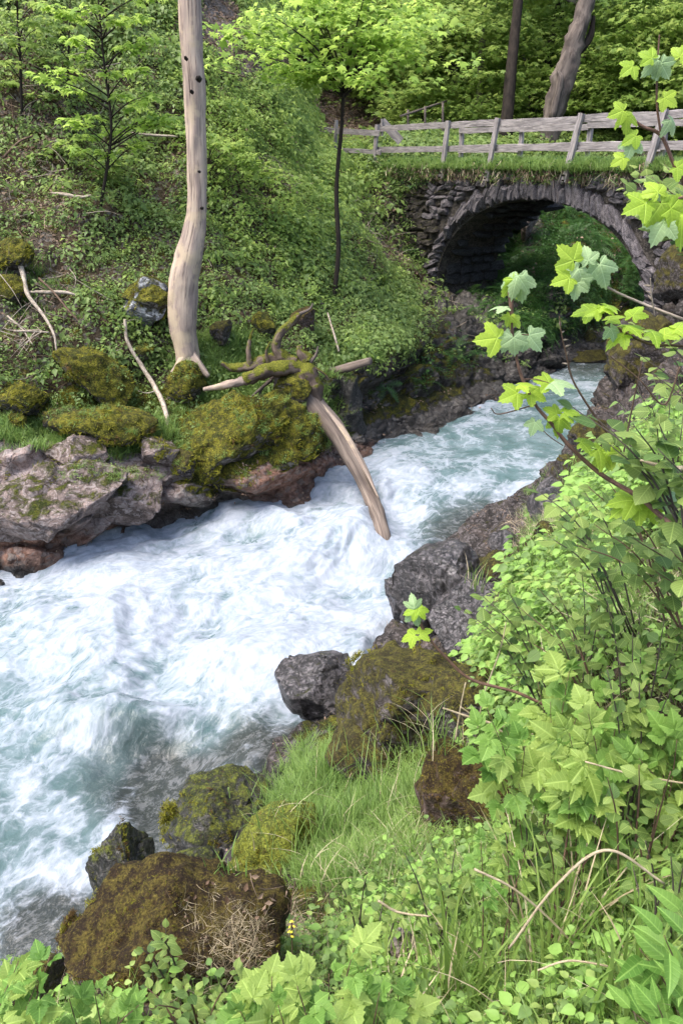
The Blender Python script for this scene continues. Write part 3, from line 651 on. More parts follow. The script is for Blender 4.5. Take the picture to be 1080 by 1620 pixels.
# rubble of the spandrels and abutment, smallest at the top
z = DECK-0.22
while z > -3.9:
    hh = random.uniform(0.13, 0.24); s = -0.9 + random.uniform(0, .3)
    while s < 13.6:
        w_ = random.uniform(0.22, 0.52); sm = s+w_/2
        top = arch(np.array([sm, s, s+w_]), 0.58).max() if abs(sm-SC) < HA+0.58 else -9
        lim = -3.9 if sm > 0.4 else -3.0
        if z-hh/2 > top and z > lim and (sm < 12.6) and not (z < -2.9 and random.random() < 0.5):
            lowm = sm < SC-HA-0.1 and (sm < 2.6 or z < -1.6)
            if not (sm > 11.9 and z < -2): put_stone(sm, 0.03+random.uniform(-.06, .03), z-hh/2, (w_*0.97, 0.36, hh*random.uniform(.8, 1.15)), random.gauss(0, .13), 'stone_mossy' if (lowm or random.random() < .25) else 'stone')
        s += w_
    z -= hh
# soffit stones on the far haunch of the vault
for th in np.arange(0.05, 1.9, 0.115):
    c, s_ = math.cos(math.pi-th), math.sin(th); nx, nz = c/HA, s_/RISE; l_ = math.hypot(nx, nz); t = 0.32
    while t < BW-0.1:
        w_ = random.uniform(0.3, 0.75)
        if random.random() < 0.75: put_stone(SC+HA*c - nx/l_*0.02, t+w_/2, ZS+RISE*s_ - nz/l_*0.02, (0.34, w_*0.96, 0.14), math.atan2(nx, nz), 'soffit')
        t += w_
print('bridge stones', nst)
# turf on the deck, sagging over the edge
su, tv = np.meshgrid(np.linspace(-3, 15.5, 220), np.linspace(-0.10, BW+0.12, 40), indexing='ij')
edge = np.minimum(tv+0.10, BW+0.12-tv); zt = DECK + 0.02 - 0.34*np.exp(-edge/0.13)
Gt = BO + ex*su[..., None] + en*tv[..., None] + ez*zt[..., None]; Gt = Gt + (fbm(Gt*2.5, 4)*0.06)[..., None]*ez + ((fbm(Gt*1.7+5, 3)*0.10)*np.exp(-edge/0.2))[..., None]*en
link('turf_edge', mesh_of('turf_edge', Gt.reshape(-1, 3)-bridge_o, grid_faces(220, 40), M['turf']), bridge)

# ------------------------------------------------------------------ wooden railings
def box(mb, c, axes, size, jit=0.006, bend=0.0):
    V, F = stone_mesh(3); V = np.sign(np.round(V*4))*0.5 if False else V
    g = np.array([[x, y, z_] for x in (-.5, .5) for y in (-.5, .5) for z_ in (-.5, .5)])
    L_ = size[0]; k = 7; V = []; 
    for i in range(k):
        for (y, z_) in ((-.5, -.5), (.5, -.5), (.5, .5), (-.5, .5)):
            V.append(((i/(k-1)-.5)*size[0], y*size[1], z_*size[2] + bend*math.sin(i/(k-1)*math.pi)))
    V = np.array(V) + np.random.default_rng(int(abs(c[0])*1000)+int(abs(c[2])*999)).normal(size=(k*4, 3))*jit*np.array([.3, .4, 1])
    F = [(i*4+a, i*4+(a+1) % 4, i*4+4+(a+1) % 4, i*4+4+a) for i in range(k-1) for a in range(4)]+[(3, 2, 1, 0), (k*4-4, k*4-3, k*4-2, k*4-1)]
    uv = np.stack([np.tile(np.arange(4)*0.25, k)+c[0], np.repeat(np.arange(k)/(k-1)*size[0]*1.5+c[2]*3.1, 4)], -1)
    mb.add(np.asarray(c)+V@np.asarray(axes), np.array(F)[:, ::-1], uv)
def plank(name, a, b, h, th, parent, o, mat='plank', bend=0.0, roll=0.0, label=None):
    a = np.asarray(a); b = np.asarray(b); x = b-a; L_ = np.linalg.norm(x); x = x/L_
    y = np.cross(np.array([0, 0, 1.0]), x) if abs(x[2]) < .9 else en; y /= np.linalg.norm(y); z_ = np.cross(x, y)
    if abs(x[2]) >= .9: y = en - x*(en@x); y /= np.linalg.norm(y); z_ = np.cross(x, y)
    y, z_ = y*math.cos(roll)+z_*math.sin(roll), z_*math.cos(roll)-y*math.sin(roll)
    mb = MB(); box(mb, (a+b)/2, np.stack([x, y, z_]), (L_, th, h), bend=bend)
    ob = link(name, mb.mesh(name, M[mat], o, smooth=False), parent)
    if label: ob['label'] = label
    return ob
def s_at(px, zz):                            # bridge station that projects on photo column px
    ss = np.linspace(-2, 15, 1400); q = BO+ex*ss[:, None]+ez*zz; x, _, _ = project(q); return float(ss[np.argmin(abs(x-px))])
ro = B(6, 0, DECK)
rail = thing('bridge_railing', 'weathered grey plank railing along the near edge of the stone bridge', 'railing', ro)
posts = [s_at(p, 0.4) for p in (600, 711, 786, 914, 1043)] + [13.3]
for k, s in enumerate(posts):
    ln = [0.03, .02, .09, .12, .10, .05][k]
    lo_ = [-0.42, -.42, -.45, -.42, -.3, -.4][k]
    po_ = plank('post', B(s-ln*1.0, -0.24, DECK+lo_), B(s+ln*.9, -0.12, 1.06), 0.15, 0.09, rail, ro)
    for zb in (-.26, -.38):
        V, F, uv = tube([B(s-ln*.9, -0.35, DECK+zb), B(s-ln*.9, -.26, DECK+zb)], [.022, .022], 7, 3); mb = MB(); mb.add(V, F, uv); link('bolt', mb.mesh('bolt', M['bark'], ro), po_)
for (z0, h) in ((0.93, 0.17), (0.30, 0.17)):
    for k in range(len(posts)-1):
        zj = random.uniform(-.02, .02)
        plank('rail', B(posts[k]-.02, -0.05, z0+zj), B(posts[k+1]+.02, -0.05, z0+random.uniform(-.02, .02)), h, 0.045, rail, ro, bend=random.uniform(-.015, .015))
ro2 = B(6, BW, DECK)
rail2 = thing('bridge_railing', 'far plank railing of the bridge, seen through the gaps of the near one', 'railing', ro2)
ps2 = [1.4, 4.2, 6.9, 9.4, 11.6, 13.9]
for s in ps2: plank('post', B(s, BW-0.08, DECK-.1), B(s, BW-0.1, 1.02), 0.14, 0.09, rail2, ro2)
for z0 in (0.86, 0.30):
    for k in range(len(ps2)-1): plank('rail', B(ps2[k]-.02, BW-0.2, z0+random.uniform(-.03, .03)), B(ps2[k+1]+.02, BW-.2, z0+random.uniform(-.03, .03)), 0.16, 0.045, rail2, ro2)
# path fence that goes on from the end post
e0 = B(posts[0], -.05, 0); p1 = P(569, 232, 31.2); p2 = P(531, 238, 32.0); p3 = P(480, 208, 34.0)
fo_ = P(535, 245, 31.5)
fence = thing('path_fence', 'low two-rail plank fence beside the dirt path past the end post', 'fence', fo_)
def V3(px, py, Y): return P(px, py, Y)
plank('post', V3(529, 250, 31.0), V3(532, 190, 31.0), 0.11, 0.09, fence, fo_); plank('post', V3(479, 226, 34), V3(481, 168, 34), 0.12, 0.09, fence, fo_)
plank('rail', V3(479, 200, 34), V3(535, 208, 31), 0.17, 0.045, fence, fo_); plank('rail', V3(531, 207, 31), V3(600, 211, 29.2), 0.17, 0.045, fence, fo_)
plank('rail', V3(531, 237, 31), V3(602, 241, 29.2), 0.14, 0.045, fence, fo_)
bd = thing('loose_board', 'short pale grey board leaning askew behind the end post of the railing', 'board', V3(622, 210, 29.3)); 
plank('board_face', V3(604, 192, 29.5), V3(634, 224, 29.3), 0.26, 0.035, bd, V3(622, 210, 29.3)); plank('batten', V3(604, 188, 29.4), V3(604, 215, 29.4), 0.08, 0.05, bd, V3(622, 210, 29.3))
hr = thing('path_handrail', 'thin grey pole handrail rising behind the bridge railing', 'handrail', V3(650, 190, 33))
for (a, b) in (((633, 184, 33), (705, 160, 36)), ((640, 205, 33), (700, 190, 36))):
    V, F, uv = tube([V3(*a), V3(*b)], [.045, .04], 6, 5); mb = MB(); mb.add(V, F, uv); link('pole', mb.mesh('pole', M['bark_pale'], V3(650, 190, 33)), hr)
for px in (645, 672, 700):
    V, F, uv = tube([V3(px, 225, 34), V3(px, 168-(px-672)*.2, 34)], [.05, .045], 6, 5); mb = MB(); mb.add(V, F, uv); link('post', mb.mesh('post', M['bark_pale'], V3(650, 190, 33)), hr)
# ------------------------------------------------------------------ leaf and sprig shapes
def leaf_simple(l=1.0, w=0.6, fold=0.12, droop=0.15):
    V = np.array([[0, 0, 0], [-w*.5, l*.42, fold], [0, l*.45, 0], [w*.5, l*.42, fold], [0, l, -droop]], float)
    return V, np.array([[0, 2, 1], [0, 3, 2], [1, 2, 4], [2, 3, 4]])
def leaf_lobed(l=1.0):
    """three pointed lobes, for maples a few pixels across"""
    V = np.array([[0, 0, 0], [-.45, .10, -.03], [-.22, .42, .04], [-.5, .72, -.10], [-.12, .68, .03], [0, 1.0, -.12], [.12, .68, .03], [.5, .72, -.10], [.22, .42, .04], [.45, .10, -.03]], float)*l
    return V, np.array([[0, 2, 1], [0, 4, 2], [2, 4, 3], [0, 6, 4], [4, 6, 5], [0, 8, 6], [8, 7, 6], [0, 9, 8]])
def rand_unit(r, n):
    v = r.normal(size=(n, 3)); return v/np.linalg.norm(v, axis=1)[:, None]
def spray(mb, r, centers, nl, rad, size, flat=0.35, leaf=None, up=0.75, sizevar=0.3):
    """leaf clusters round the given centres"""
    Lv, Lf = leaf or leaf_simple()
    n_ = len(centers)*nl; c = np.repeat(centers, nl, 0)
    off = rand_unit(r, n_)*(r.random(n_)**0.5)[:, None]*rad; off[:, 2] *= flat
    az = np.arctan2(off[:, 1], off[:, 0]) + r.normal(size=n_)*0.6
    dr = np.stack([np.cos(az), np.sin(az), r.normal(size=n_)*0.25-0.25], -1)
    upv = np.array([0, 0, up])+r.normal(size=(n_, 3))*0.35
    Fm = frames(dr, upv); s = size*(1+sizevar*r.normal(size=n_)).clip(.4, 1.8)
    batch(mb, Lv, Lf, Fm*s[:, None, None], c+off, lv=r.random(n_))
def sprig(name, mat, seed, nl=14, rad=0.12, size=0.05, flat=0.5, leaf=None, up=.75, lift=.03):
    r = np.random.default_rng(seed); mb = MB(); spray(mb, r, np.array([[0, 0, lift]]), nl, rad, size, flat, leaf, up)
    return mb.mesh(name, mat)
def grass_tuft(name, mat, seed, n_=24, h=0.25, spread=0.06, lean=0.5, w=0.005, seg=4):
    r = np.random.default_rng(seed); mb = MB()
    for _ in range(n_):
        az = r.random()*6.283; l = h*r.uniform(.5, 1.1); ln = lean*r.uniform(.3, 1.3)
        d = np.array([math.cos(az), math.sin(az), 0]); sd_ = np.array([-d[1], d[0], 0])
        b = np.array([r.normal()*spread, r.normal()*spread, -0.02]); t = np.linspace(0, 1, seg+1)
        c = b + d*(ln*l*t**1.8)[:, None] + np.array([0, 0, 1])*(l*(t-0.35*ln*t**2.5))[:, None]
        ww = w*(1-t**2.2*0.96)
        V = np.concatenate([c-sd_*ww[:, None], c+sd_*ww[:, None]]); k = seg+1
        F = np.array([(i, i+k, i+k+1, i+1) for i in range(seg)]); mb.add(V, F, lv=r.random())
    return mb.mesh(name, mat)

# ------------------------------------------------------------------ geometry-node scatter for what nobody could count
def scatter(name, pts, rots, scales, protos, idx=None, kind='stuff', extra=None):
    me = bpy.data.meshes.new(name); me.vertices.add(len(pts)); me.vertices.foreach_set('co', np.asarray(pts, np.float32).ravel())
    a = me.attributes.new('rot', 'FLOAT_VECTOR', 'POINT'); a.data.foreach_set('vector', np.asarray(rots, np.float32).ravel())
    a = me.attributes.new('siz', 'FLOAT', 'POINT'); a.data.foreach_set('value', np.asarray(scales, np.float32))
    if idx is None: idx = rng.integers(0, len(protos), len(pts))
    a = me.attributes.new('pick', 'INT', 'POINT'); a.data.foreach_set('value', np.asarray(idx, np.int32))
    col = bpy.data.collections.new(name+'_kinds')
    for k, pm in enumerate(protos): col.objects.link(bpy.data.objects.new('%s_kind_%02d' % (name, k), pm))
    ng = bpy.data.node_groups.new(name, 'GeometryNodeTree')
    ng.interface.new_socket('Geometry', in_out='INPUT', socket_type='NodeSocketGeometry'); ng.interface.new_socket('Geometry', in_out='OUTPUT', socket_type='NodeSocketGeometry')
    gi = ng.nodes.new('NodeGroupInput'); go = ng.nodes.new('NodeGroupOutput'); io = ng.nodes.new('GeometryNodeInstanceOnPoints'); ci = ng.nodes.new('GeometryNodeCollectionInfo')
    ci.inputs['Collection'].default_value = col; ci.inputs['Separate Children'].default_value = True; ci.inputs['Reset Children'].default_value = True
    def at(nm, ty):
        d = ng.nodes.new('GeometryNodeInputNamedAttribute'); d.data_type = ty; d.inputs['Name'].default_value = nm; return d.outputs['Attribute']
    ng.links.new(gi.outputs[0], io.inputs['Points']); ng.links.new(ci.outputs[0], io.inputs['Instance']); io.inputs['Pick Instance'].default_value = True
    ng.links.new(at('pick', 'INT'), io.inputs['Instance Index']); e2r = ng.nodes.new('FunctionNodeEulerToRotation')
    ng.links.new(at('rot', 'FLOAT_VECTOR'), e2r.inputs[0]); ng.links.new(e2r.outputs[0], io.inputs['Rotation']); ng.links.new(at('siz', 'FLOAT'), io.inputs['Scale'])
    ng.links.new(io.outputs[0], go.inputs[0])
    o = link(name, me, kind=kind); md = o.modifiers.new('scatter', 'NODES'); md.node_group = ng
    return o
def eulers(Nrm, r, follow=0.5, jit=0.2):
    """rotation that tilts up partly to the ground normal and spins"""
    n_ = len(Nrm); up = Nrm*follow + np.array([0, 0, 1])*(1-follow) + r.normal(size=(n_, 3))*jit; up /= np.linalg.norm(up, axis=1)[:, None]
    az = r.random(n_)*6.283; h = np.stack([np.cos(az), np.sin(az), 0*az], -1); x = np.cross(up, h); x /= np.linalg.norm(x, axis=1)[:, None]; y = np.cross(up, x)
    R = np.stack([x, y, up], -1)                # columns; det check
    ry = np.arcsin(np.clip(-R[:, 2, 0], -1, 1)); rx = np.arctan2(R[:, 2, 1], R[:, 2, 2]); rz = np.arctan2(R[:, 1, 0], R[:, 0, 0])
    return np.stack([rx, ry, rz], -1)

# visible-ish window of the far bank, so that cover is not wasted far outside the frame
inwin = ((PXf > -250) & (PXf < 1350) & (PYf > -250) & (PYf < 900)).astype(float)
rock_now = rockf
yyf = far[..., 1]
lowfreq = fbm(far*0.7+20, 3); midf = fbm(far*1.6+31, 3)
litter_patch = np.clip(blob(PXf, PYf, 20, 330, 90, 240, .6)*.7 + blob(PXf, PYf, 420, 285, 80, 30, .5)+.7*blob(PXf, PYf, 60, 470, 90, 90, .5)+.8*blob(PXf, PYf, 640, 380, 90, 100, .5)+.5*blob(PXf, PYf, 70, 120, 110, 150, .6), 0, 1)
cov = (1-rock_now)*inwin*(1-pathf)*sstep(-1.1, 0.15, lowfreq+0.7*midf+0.55)*(1-litter_patch*0.5)*sstep(60, 44, yyf)
cov += inwin*rock_now*(0.05+0.18*sstep(0.1, .6, midf))*(PYf < 700)*(yyf < 26)*(1-pale)*sstep(0.3, .8, hgt)
cov += inwin*rock_now*0.4*blob(PXf, PYf, 620, 500, 90, 60, .5)
cov *= 1-.45*blob(PXf, PYf, 660, 360, 60, 90, .5)
cov *= 1-.85*blob(PXf, PYf, 530, 222, 70, 26, .4); cov *= 1-.7*blob(PXf, PYf, 790, 520, 110, 80, .4)
cov *= 1-.97*blob(PXf, PYf, 700, 640, 185, 82, .22); cov *= 1-.9*blob(PXf, PYf, 700, 480, 62, 85, .3)
gorge = blob(PXf, PYf, 930, 420, 170, 120, .3)*(PXf > 740)
cov *= 1-0.6*gorge
r1 = np.random.default_rng(11)
cov_protos = [sprig('cover_sprig', M['leaf_cover'], 100+k, nl=16, rad=0.16, size=0.055+0.012*(k % 3), lift=.06+.03*(k % 2)) for k in range(6)]
brt = [sprig('bright_sprig', M['leaf_young'], 130+k, nl=15, rad=0.17, size=0.07, lift=.07) for k in range(4)]
ntot = 60000
p, nr, ii, jj = FAR.sample(ntot, cov, 1)
bright = np.clip(0.15+0.8*blob(PXf, PYf, 430, 190, 150, 150, .6)+.45*blob(PXf, PYf, 450, 350, 160, 120, .6)+.35*blob(PXf, PYf, 330, 40, 120, 80, .6), 0, 1)[ii, jj]
isb = r1.random(ntot) < bright
idx = np.where(isb, 6+r1.integers(0, 4, ntot), r1.integers(0, 6, ntot))
scl = r1.uniform(.6, 1.5, ntot)*np.clip(p[:, 1]/18, .75, 2.2)*(0.75+0.5*sstep(-.3, .5, midf[ii, jj]))
p = p + nr*r1.uniform(-.02, .10, ntot)[:, None]*scl[:, None]
scatter('ground_cover', p, eulers(nr, r1, .55), scl, cov_protos+brt, idx)['label'] = 'low leafy plants covering the steep far slope'
# grass on ledges, deck and path edge
gts = [grass_tuft('tuft', M['grass'], 200+k, 26, 0.26, 0.07, .8, .006) for k in range(4)]
gd = inwin*(0.9*blob(PXf, PYf, 350, 570, 70, 45, .4)+.9*blob(PXf, PYf, 165, 690, 90, 30, .5)+.8*blob(PXf, PYf, 20, 685, 30, 20, .4)+.8*blob(PXf, PYf, 370, 610, 60, 30, .5)+.25*blob(PXf, PYf, 560, 560, 50, 25, .5)+.10*rock_now*(PYf < 720)*(PXf < 540)*(yyf < 20)*(1-pale)+.6*blob(PXf, PYf, 570, 262, 60, 22, .5))*sstep(.2, .5, hgt)
p, nr, ii, jj = FAR.sample(4200, gd+1e-6*inwin, 2)
gp = [p]; gn_ = [nr]; gs = [r1.uniform(.5, 1.1, 4200)]
ns = 5200; s_ = r1.uniform(-2, 15, ns*2); s_ = s_[fbm(np.stack([s_*1.6, 0*s_, 0*s_], -1), 3)+r1.normal(size=ns*2)*.35 > -.15][:ns]; ns = len(s_); t_ = np.where(r1.random(ns) < .62, r1.uniform(-.3, .18, ns), r1.uniform(-.2, BW+.1, ns))
q = BO + ex*s_[:, None] + en*t_[:, None] + ez*(DECK+0.0-0.1*(t_ < -.12))[:, None]; gp.append(q); gn_.append(np.tile([-.3, -.2, .9], (ns, 1))); gs.append(r1.uniform(.35, 1.2, ns)*(.75+.6*np.abs(fbm(np.stack([s_*2.3, t_*2, 0*s_], -1), 2))))
p = np.concatenate(gp); nr = np.concatenate(gn_); scatter('grass', p, eulers(nr, r1, .3), np.concatenate(gs), gts)['label'] = 'fresh grass on the bridge deck and the mossy ledges'
# brown leaves and short twigs lying on the slope
def litter_kind(k):
    r = np.random.default_rng(300+k); mb = MB(); Lv, Lf = leaf_simple(1, .6, .2, -.1); n_ = 7
    az = r.random(n_)*6.283; dr = np.stack([np.cos(az), np.sin(az), r.normal(size=n_)*.3], -1)
    batch(mb, Lv, Lf, frames(dr, np.array([0, 0, 1])+r.normal(size=(n_, 3))*.5)*0.06, np.c_[r.normal(size=(n_, 2))*.10, r.random(n_)*.02], lv=r.random(n_))
    for _ in range(2):
        a = r.normal(size=3)*np.array([.18, .18, .02]); b = r.normal(size=3)*np.array([.22, .22, .05]); V, F, uv = tube([a, (a+b)/2+r.normal(size=3)*.02, b], [.005, .004, .002], 3, 4, cap=False); mb.add(V, F, lv=r.random())
    return mb.mesh('litter', M['litter'])
lits = [litter_kind(k) for k in range(4)]
ld = inwin*(1-blob(PXf, PYf, 780, 530, 170, 110, .3))*(0.2+litter_patch*1.2+pathf*.9)*(1-rock_now*.7)*sstep(60, 40, yyf)
p, nr, ii, jj = FAR.sample(6500, ld, 3); scatter('leaf_litter', p+nr*.02, eulers(nr, r1, .95, .1), r1.uniform(.7, 1.4, 6500)*np.clip(p[:, 1]/18, .8, 2), lits)['label'] = 'fallen brown leaves and twiglets on the slope'
# hanging ferns and moss drapery on the gorge walls
def frond(mb, r, base, d, l, w, npin=11, droop=.8, lv=0.5):
    t = np.linspace(0, 1, npin+1)[1:]; side = np.cross(d, [0, 0, 1]); side /= np.linalg.norm(side)
    c = base + d*(l*t)[:, None] + np.array([0, 0, 1])*(l*(.45*t-droop*t*t))[:, None]
    ww = w*np.sin(np.pi*np.clip(t*.92+.06, 0, 1))**.7
    for sg in (-1, 1):
        for k in range(npin):
            tip = c[k]+side*sg*ww[k]+d*ww[k]*.35+np.array([0, 0, -.1*ww[k]]); a = c[k]-d*l*.022; b = c[k]+d*l*.03
            mb.add(np.array([a, b, tip]), np.array([[0, 1, 2]]), lv=lv+k*.001)
def fern(mb, r, n_=9, l=.5, w=.09, lean=1.0, droop=.8, c=np.zeros(3)):
    for k in range(n_):
        az = k/n_*6.283+r.normal()*.25; frond(mb, r, np.asarray(c, float), np.array([math.cos(az)*lean, math.sin(az)*lean, 0]), l*r.uniform(.75, 1.15), w*r.uniform(.8, 1.2), droop=droop*r.uniform(.6, 1.2), lv=r.random())
fk = []
for k in range(3):
    mb = MB(); r = np.random.default_rng(330+k); fern(mb, r, 8, .45, .09, droop=1.0); fk.append(mb.mesh('fernlet', M['leaf_fern']))
hang = [sprig('hanging_moss', M['leaf_fern'], 350+k, nl=26, rad=.2, size=.045, flat=1.4, up=.2, lift=0) for k in range(3)]
gd2 = inwin*(gorge*sstep(-.5, .4, fbm(far*0.8+2, 3)+.25)+.06*blob(PXf, PYf, 700, 620, 130, 70, .5)*rock_now)*sstep(.5, 1.1, hgt)
p, nr, ii, jj = FAR.sample(6500, gd2+1e-7, 4); scatter('wall_greenery', p, eulers(nr, r1, .5), r1.uniform(.6, 1.5, 6500), fk+hang, np.where(r1.random(6500) < .18, r1.integers(0, 3, 6500), r1.integers(3, 6, 6500)))['label'] = 'ferns and hanging moss on the shaded gorge wall'

# ------------------------------------------------------------------ trees
def tubeobj(name, path, radii, mat, parent, o, nseg=8, res=None, noise=.12, seed=0, flat=1.0, label=None, nscale=3.0, cap=True):
    V, F, uv = tube(path, radii, nseg, res, noise, nscale, flat=flat, seed=seed, cap=cap); mb = MB(); mb.add(V, F, uv)
    ob = link(name, mb.mesh(name, M[mat], o), parent)
    if label: ob['label'] = label
    return ob
def crown_mesh(seed, ncl, ext, nl=24, rad=.5, size=.12, mat='leaf_far', leaf=None, gate=0.0, layers=None, shell=.55):
    r = np.random.default_rng(seed); c = rand_unit(r, ncl*3)*(shell+(1-shell)*r.random(ncl*3))[:, None]
    g = fbm(c*2.2+seed, 3); c = c[g > gate-0.15][:ncl]; c = c*np.asarray(ext)
    if layers: c[:, 2] = np.round(c[:, 2]/layers)*layers + r.normal(size=len(c))*layers*.15
    mb = MB(); spray(mb, r, c, nl, rad, size, .28, leaf or leaf_lobed()); return mb.mesh('crown', M[mat])
crowns = {}
for k in range(5): crowns[k] = crown_mesh(400+k, 210, (2.6, 2.6, 3.2), 18, .62, .17, 'leaf_far' if k % 2 else 'leaf_young', layers=.55)
for k in range(3): crowns[5+k] = crown_mesh(420+k, 120, (1.5, 1.5, 1.3), 18, .45, .13, 'leaf_young', layers=.35)
for k in range(3): crowns[8+k] = crown_mesh(440+k, 110, (1.5, 1.5, 1.2), 16, .5, .14, 'leaf_deep', layers=.35)
def limbs(o, parent, base, top, n_, r0, mat, seed, reach=1.6, up=.5):
    r = np.random.default_rng(seed)
    for k in range(n_):
        t = r.uniform(.35, .97); b = base*(1-t)+top*t; az = r.random()*6.283; d = np.array([math.cos(az), math.sin(az), up])
        l = reach*r.uniform(.6, 1.2)*(1.2-t*.5); m = b+d*l*.5+np.array([0, 0, -.05*l]); e = b+d*l+np.array([0, 0, .15*l])
        tubeobj('branch', [b, m, e], [r0*.5, r0*.3, r0*.08], mat, parent, o, 5, 7, .08, seed+k)
def tree(label, base, trunk, r0, mat, ck, cs, cpos=None, group=None, name='tree', nl=6, reach=2.0, seed=0, cpos2=()):
    o = np.asarray(base, float); t = thing(name, label, 'tree', o, group)
    V = [np.asarray(q, float) for q in trunk]; rr = np.linspace(r0, r0*.45, len(V))
    tubeobj('trunk', V, rr, mat, t, o, 10, 14, .12, seed)
    if nl: limbs(o, t, V[len(V)//2], V[-1], nl, r0*.8, mat, 900+seed, reach)
    for q in ([V[-1]] if cpos is None else [cpos])+list(cpos2):
        link('crown', crowns[ck], t, np.asarray(q)-o, (0, 0, random.random()*6.28), (cs, cs, cs*random.uniform(.8, 1)))
    return t
def G0(px, py): return FAR.hit(px, py)[0]
GR = 'leafy trees standing in the wood behind the bridge'
def up3(b, dx, dy, h, bow=.1): b = np.asarray(b, float); return [b-np.array([0, 0, .3]), b+np.array([dx*.3, dy*.3, h*.35+0]), b+np.array([dx*.7, dy*.7, h*.7]), b+np.array([dx, dy, h])]
b = P(800, 212, 34.5); tree('dark straight trunk rising behind the middle of the railing', b, [b-ez*.3, P(802, 178, 34.5), P(810, 90, 35), P(819, 0, 35.5), P(826, -90, 36), P(830, -260, 37)], .27, 'bark', 0, 1.1, P(828, -330, 37), nl=2, seed=1)
# broken pale leaning trunk
o = P(868, 214, 33.5); t = thing('broken_tree', 'pale splintered trunk leaning over the bridge railing', 'tree', o)
tubeobj('trunk', [o-ez*.3, P(874, 180, 33.5), P(892, 120, 33.5), P(905, 75, 33.6), P(922, 20, 33.8), P(934, -40, 34), P(940, -160, 34.5)], [.42, .38, .40, .36, .30, .26, .2], 'bark_pale', t, o, 14, 40, .28, 7)
tubeobj('split_bark', [P(872, 190, 33.1), P(885, 130, 33.1), P(882, 112, 33.1)], [.16, .14, .05], 'bark_pale', t, o, 7, 10, .3, 8)
tubeobj('broken_limb', [P(908, 88, 33.7), P(932, 60, 33.9), P(938, 25, 34)], [.17, .14, .06], 'bark', t, o, 7, 10, .3, 9)
b = P(913, 205, 38); tree('greenish grey trunk just behind the pale splintered one', b, [b-ez*.3, P(915, 130, 38), P(920, 50, 38), P(926, -50, 38)], .32, 'bark_grey', 1, 1.1, P(926, -200, 38), nl=4, seed=2)
b = P(868, 175, 42); tree('dark trunk standing deeper in the wood, crown above the leaning trunk', b, [b-ez*.3, P(872, 90, 42), P(884, 20, 42), P(896, -60, 42)], .36, 'bark', 2, 1.2, P(896, -130, 42), nl=5, seed=3)
b = P(757, 190, 40); tree('slender grey trunk half hidden in leaves beside the dark straight one', b, [b-ez*.3, P(760, 110, 40), P(764, 40, 40), P(768, -60, 40)], .2, 'bark_grey', 3, 1.0, P(766, -120, 40), nl=5, seed=4)
spec = [(700, 205, 39, .12, 2.6), (838, 200, 42, .14, 3.4), (975, 195, 39, .14, 2.6), (1050, 190, 36, .14, 2.6), (640, 170, 44, .14, 3.4), (1110, 200, 33, .14, 2.8), (570, 110, 48, .15, 3.0), (770, 150, 48, .18, 4.6), (945, 150, 47, .18, 4.4), (1080, 150, 45, .18, 4.2), (500, 60, 50, .16, 4), (690, 130, 50, .2, 5), (860, 120, 52, .2, 5.5), (1010, 120, 52, .2, 5.5), (430, 0, 46, .16, 3.5)]
lab = ['young tree leafing out behind the first railing gap past the loose board', 'tree with thin trunk between the dark straight trunk and the leaning one', 'leafy tree behind the upper railing near the big maple twig', 'leafy tree behind the last railing post', 'leafy tree above the loose board and the dirt path', 'leafy tree hanging over the far end of the railing', 'tree above the dirt path behind the round-crowned maple', 'tall tree deep in the wood behind the dark straight trunk', 'tall tree deep in the wood behind the pale splintered trunk', 'tall tree at the top corner of the wood', 'tree on the rim above the upper dark bend of the path', 'deep wood tree behind the young leafy one', 'farthest tall tree behind the leaning trunk', 'farthest tall tree behind the maple twig', 'tree on the skyline between the bare trunk and the maple crown']
for k, (px, py, Y, r0, h) in enumerate(spec):
    b = P(px, py, Y); rr = random.Random(k); tr = up3(b, rr.uniform(-.8, .8), rr.uniform(-.5, .5), h)
    tree(lab[k], b, tr, r0, ('bark', 'bark_grey')[k % 2], k % 5, 1.0+Y/110, tr[-1]-ez*.4, GR, nl=4, reach=2.2, seed=20+k, cpos2=[tr[1]+np.array([rr.uniform(-1.4, 1.4), rr.uniform(-1, .3), 1.0])])
# understorey shrubs behind the railing
GS = 'young shrubs under the trees behind the railing'
sl = ['bushy shrub behind the first long rail', 'bushy shrub left of the dark straight trunk base', 'bushy shrub between dark trunk and leaning trunk', 'bushy shrub right of the leaning trunk base', 'bushy shrub behind the last rails', 'round shrub above the dirt path bend', 'low shrub at the foot of the maple-shaded path', 'shrub higher up behind the first rail', 'shrub in the dark gap behind the trunks', 'shrub at the edge of the frame behind the rail']
for k, (px, py, Y, cs) in enumerate([(670, 190, 37, .95), (745, 185, 37, 1.0), (838, 178, 38, 1.0), (955, 172, 38, 1.1), (1040, 150, 36, 1.1), (640, 100, 44, 1.2), (470, 40, 44, .9), (700, 120, 43, 1.3), (850, 100, 46, 1.5), (1100, 120, 38, 1.3)]):
    b = P(px, py+28, Y); t = thing('shrub', sl[k], 'shrub', b, GS); link('crown', crowns[5+k % 3], t, (0, 0, 1.0*cs), (0, 0, k*1.3), (cs*1.25, cs*1.25, cs*1.1))
    for q in range(3): tubeobj('stem', [b-ez*.2, b+np.array([random.uniform(-.3, .3), 0, .7]), b+np.array([random.uniform(-.8, .8), random.uniform(-.3, .3), 1.7*cs])], [.04, .03, .01], 'bark', t, b, 5, 6, .05, k*3+q)
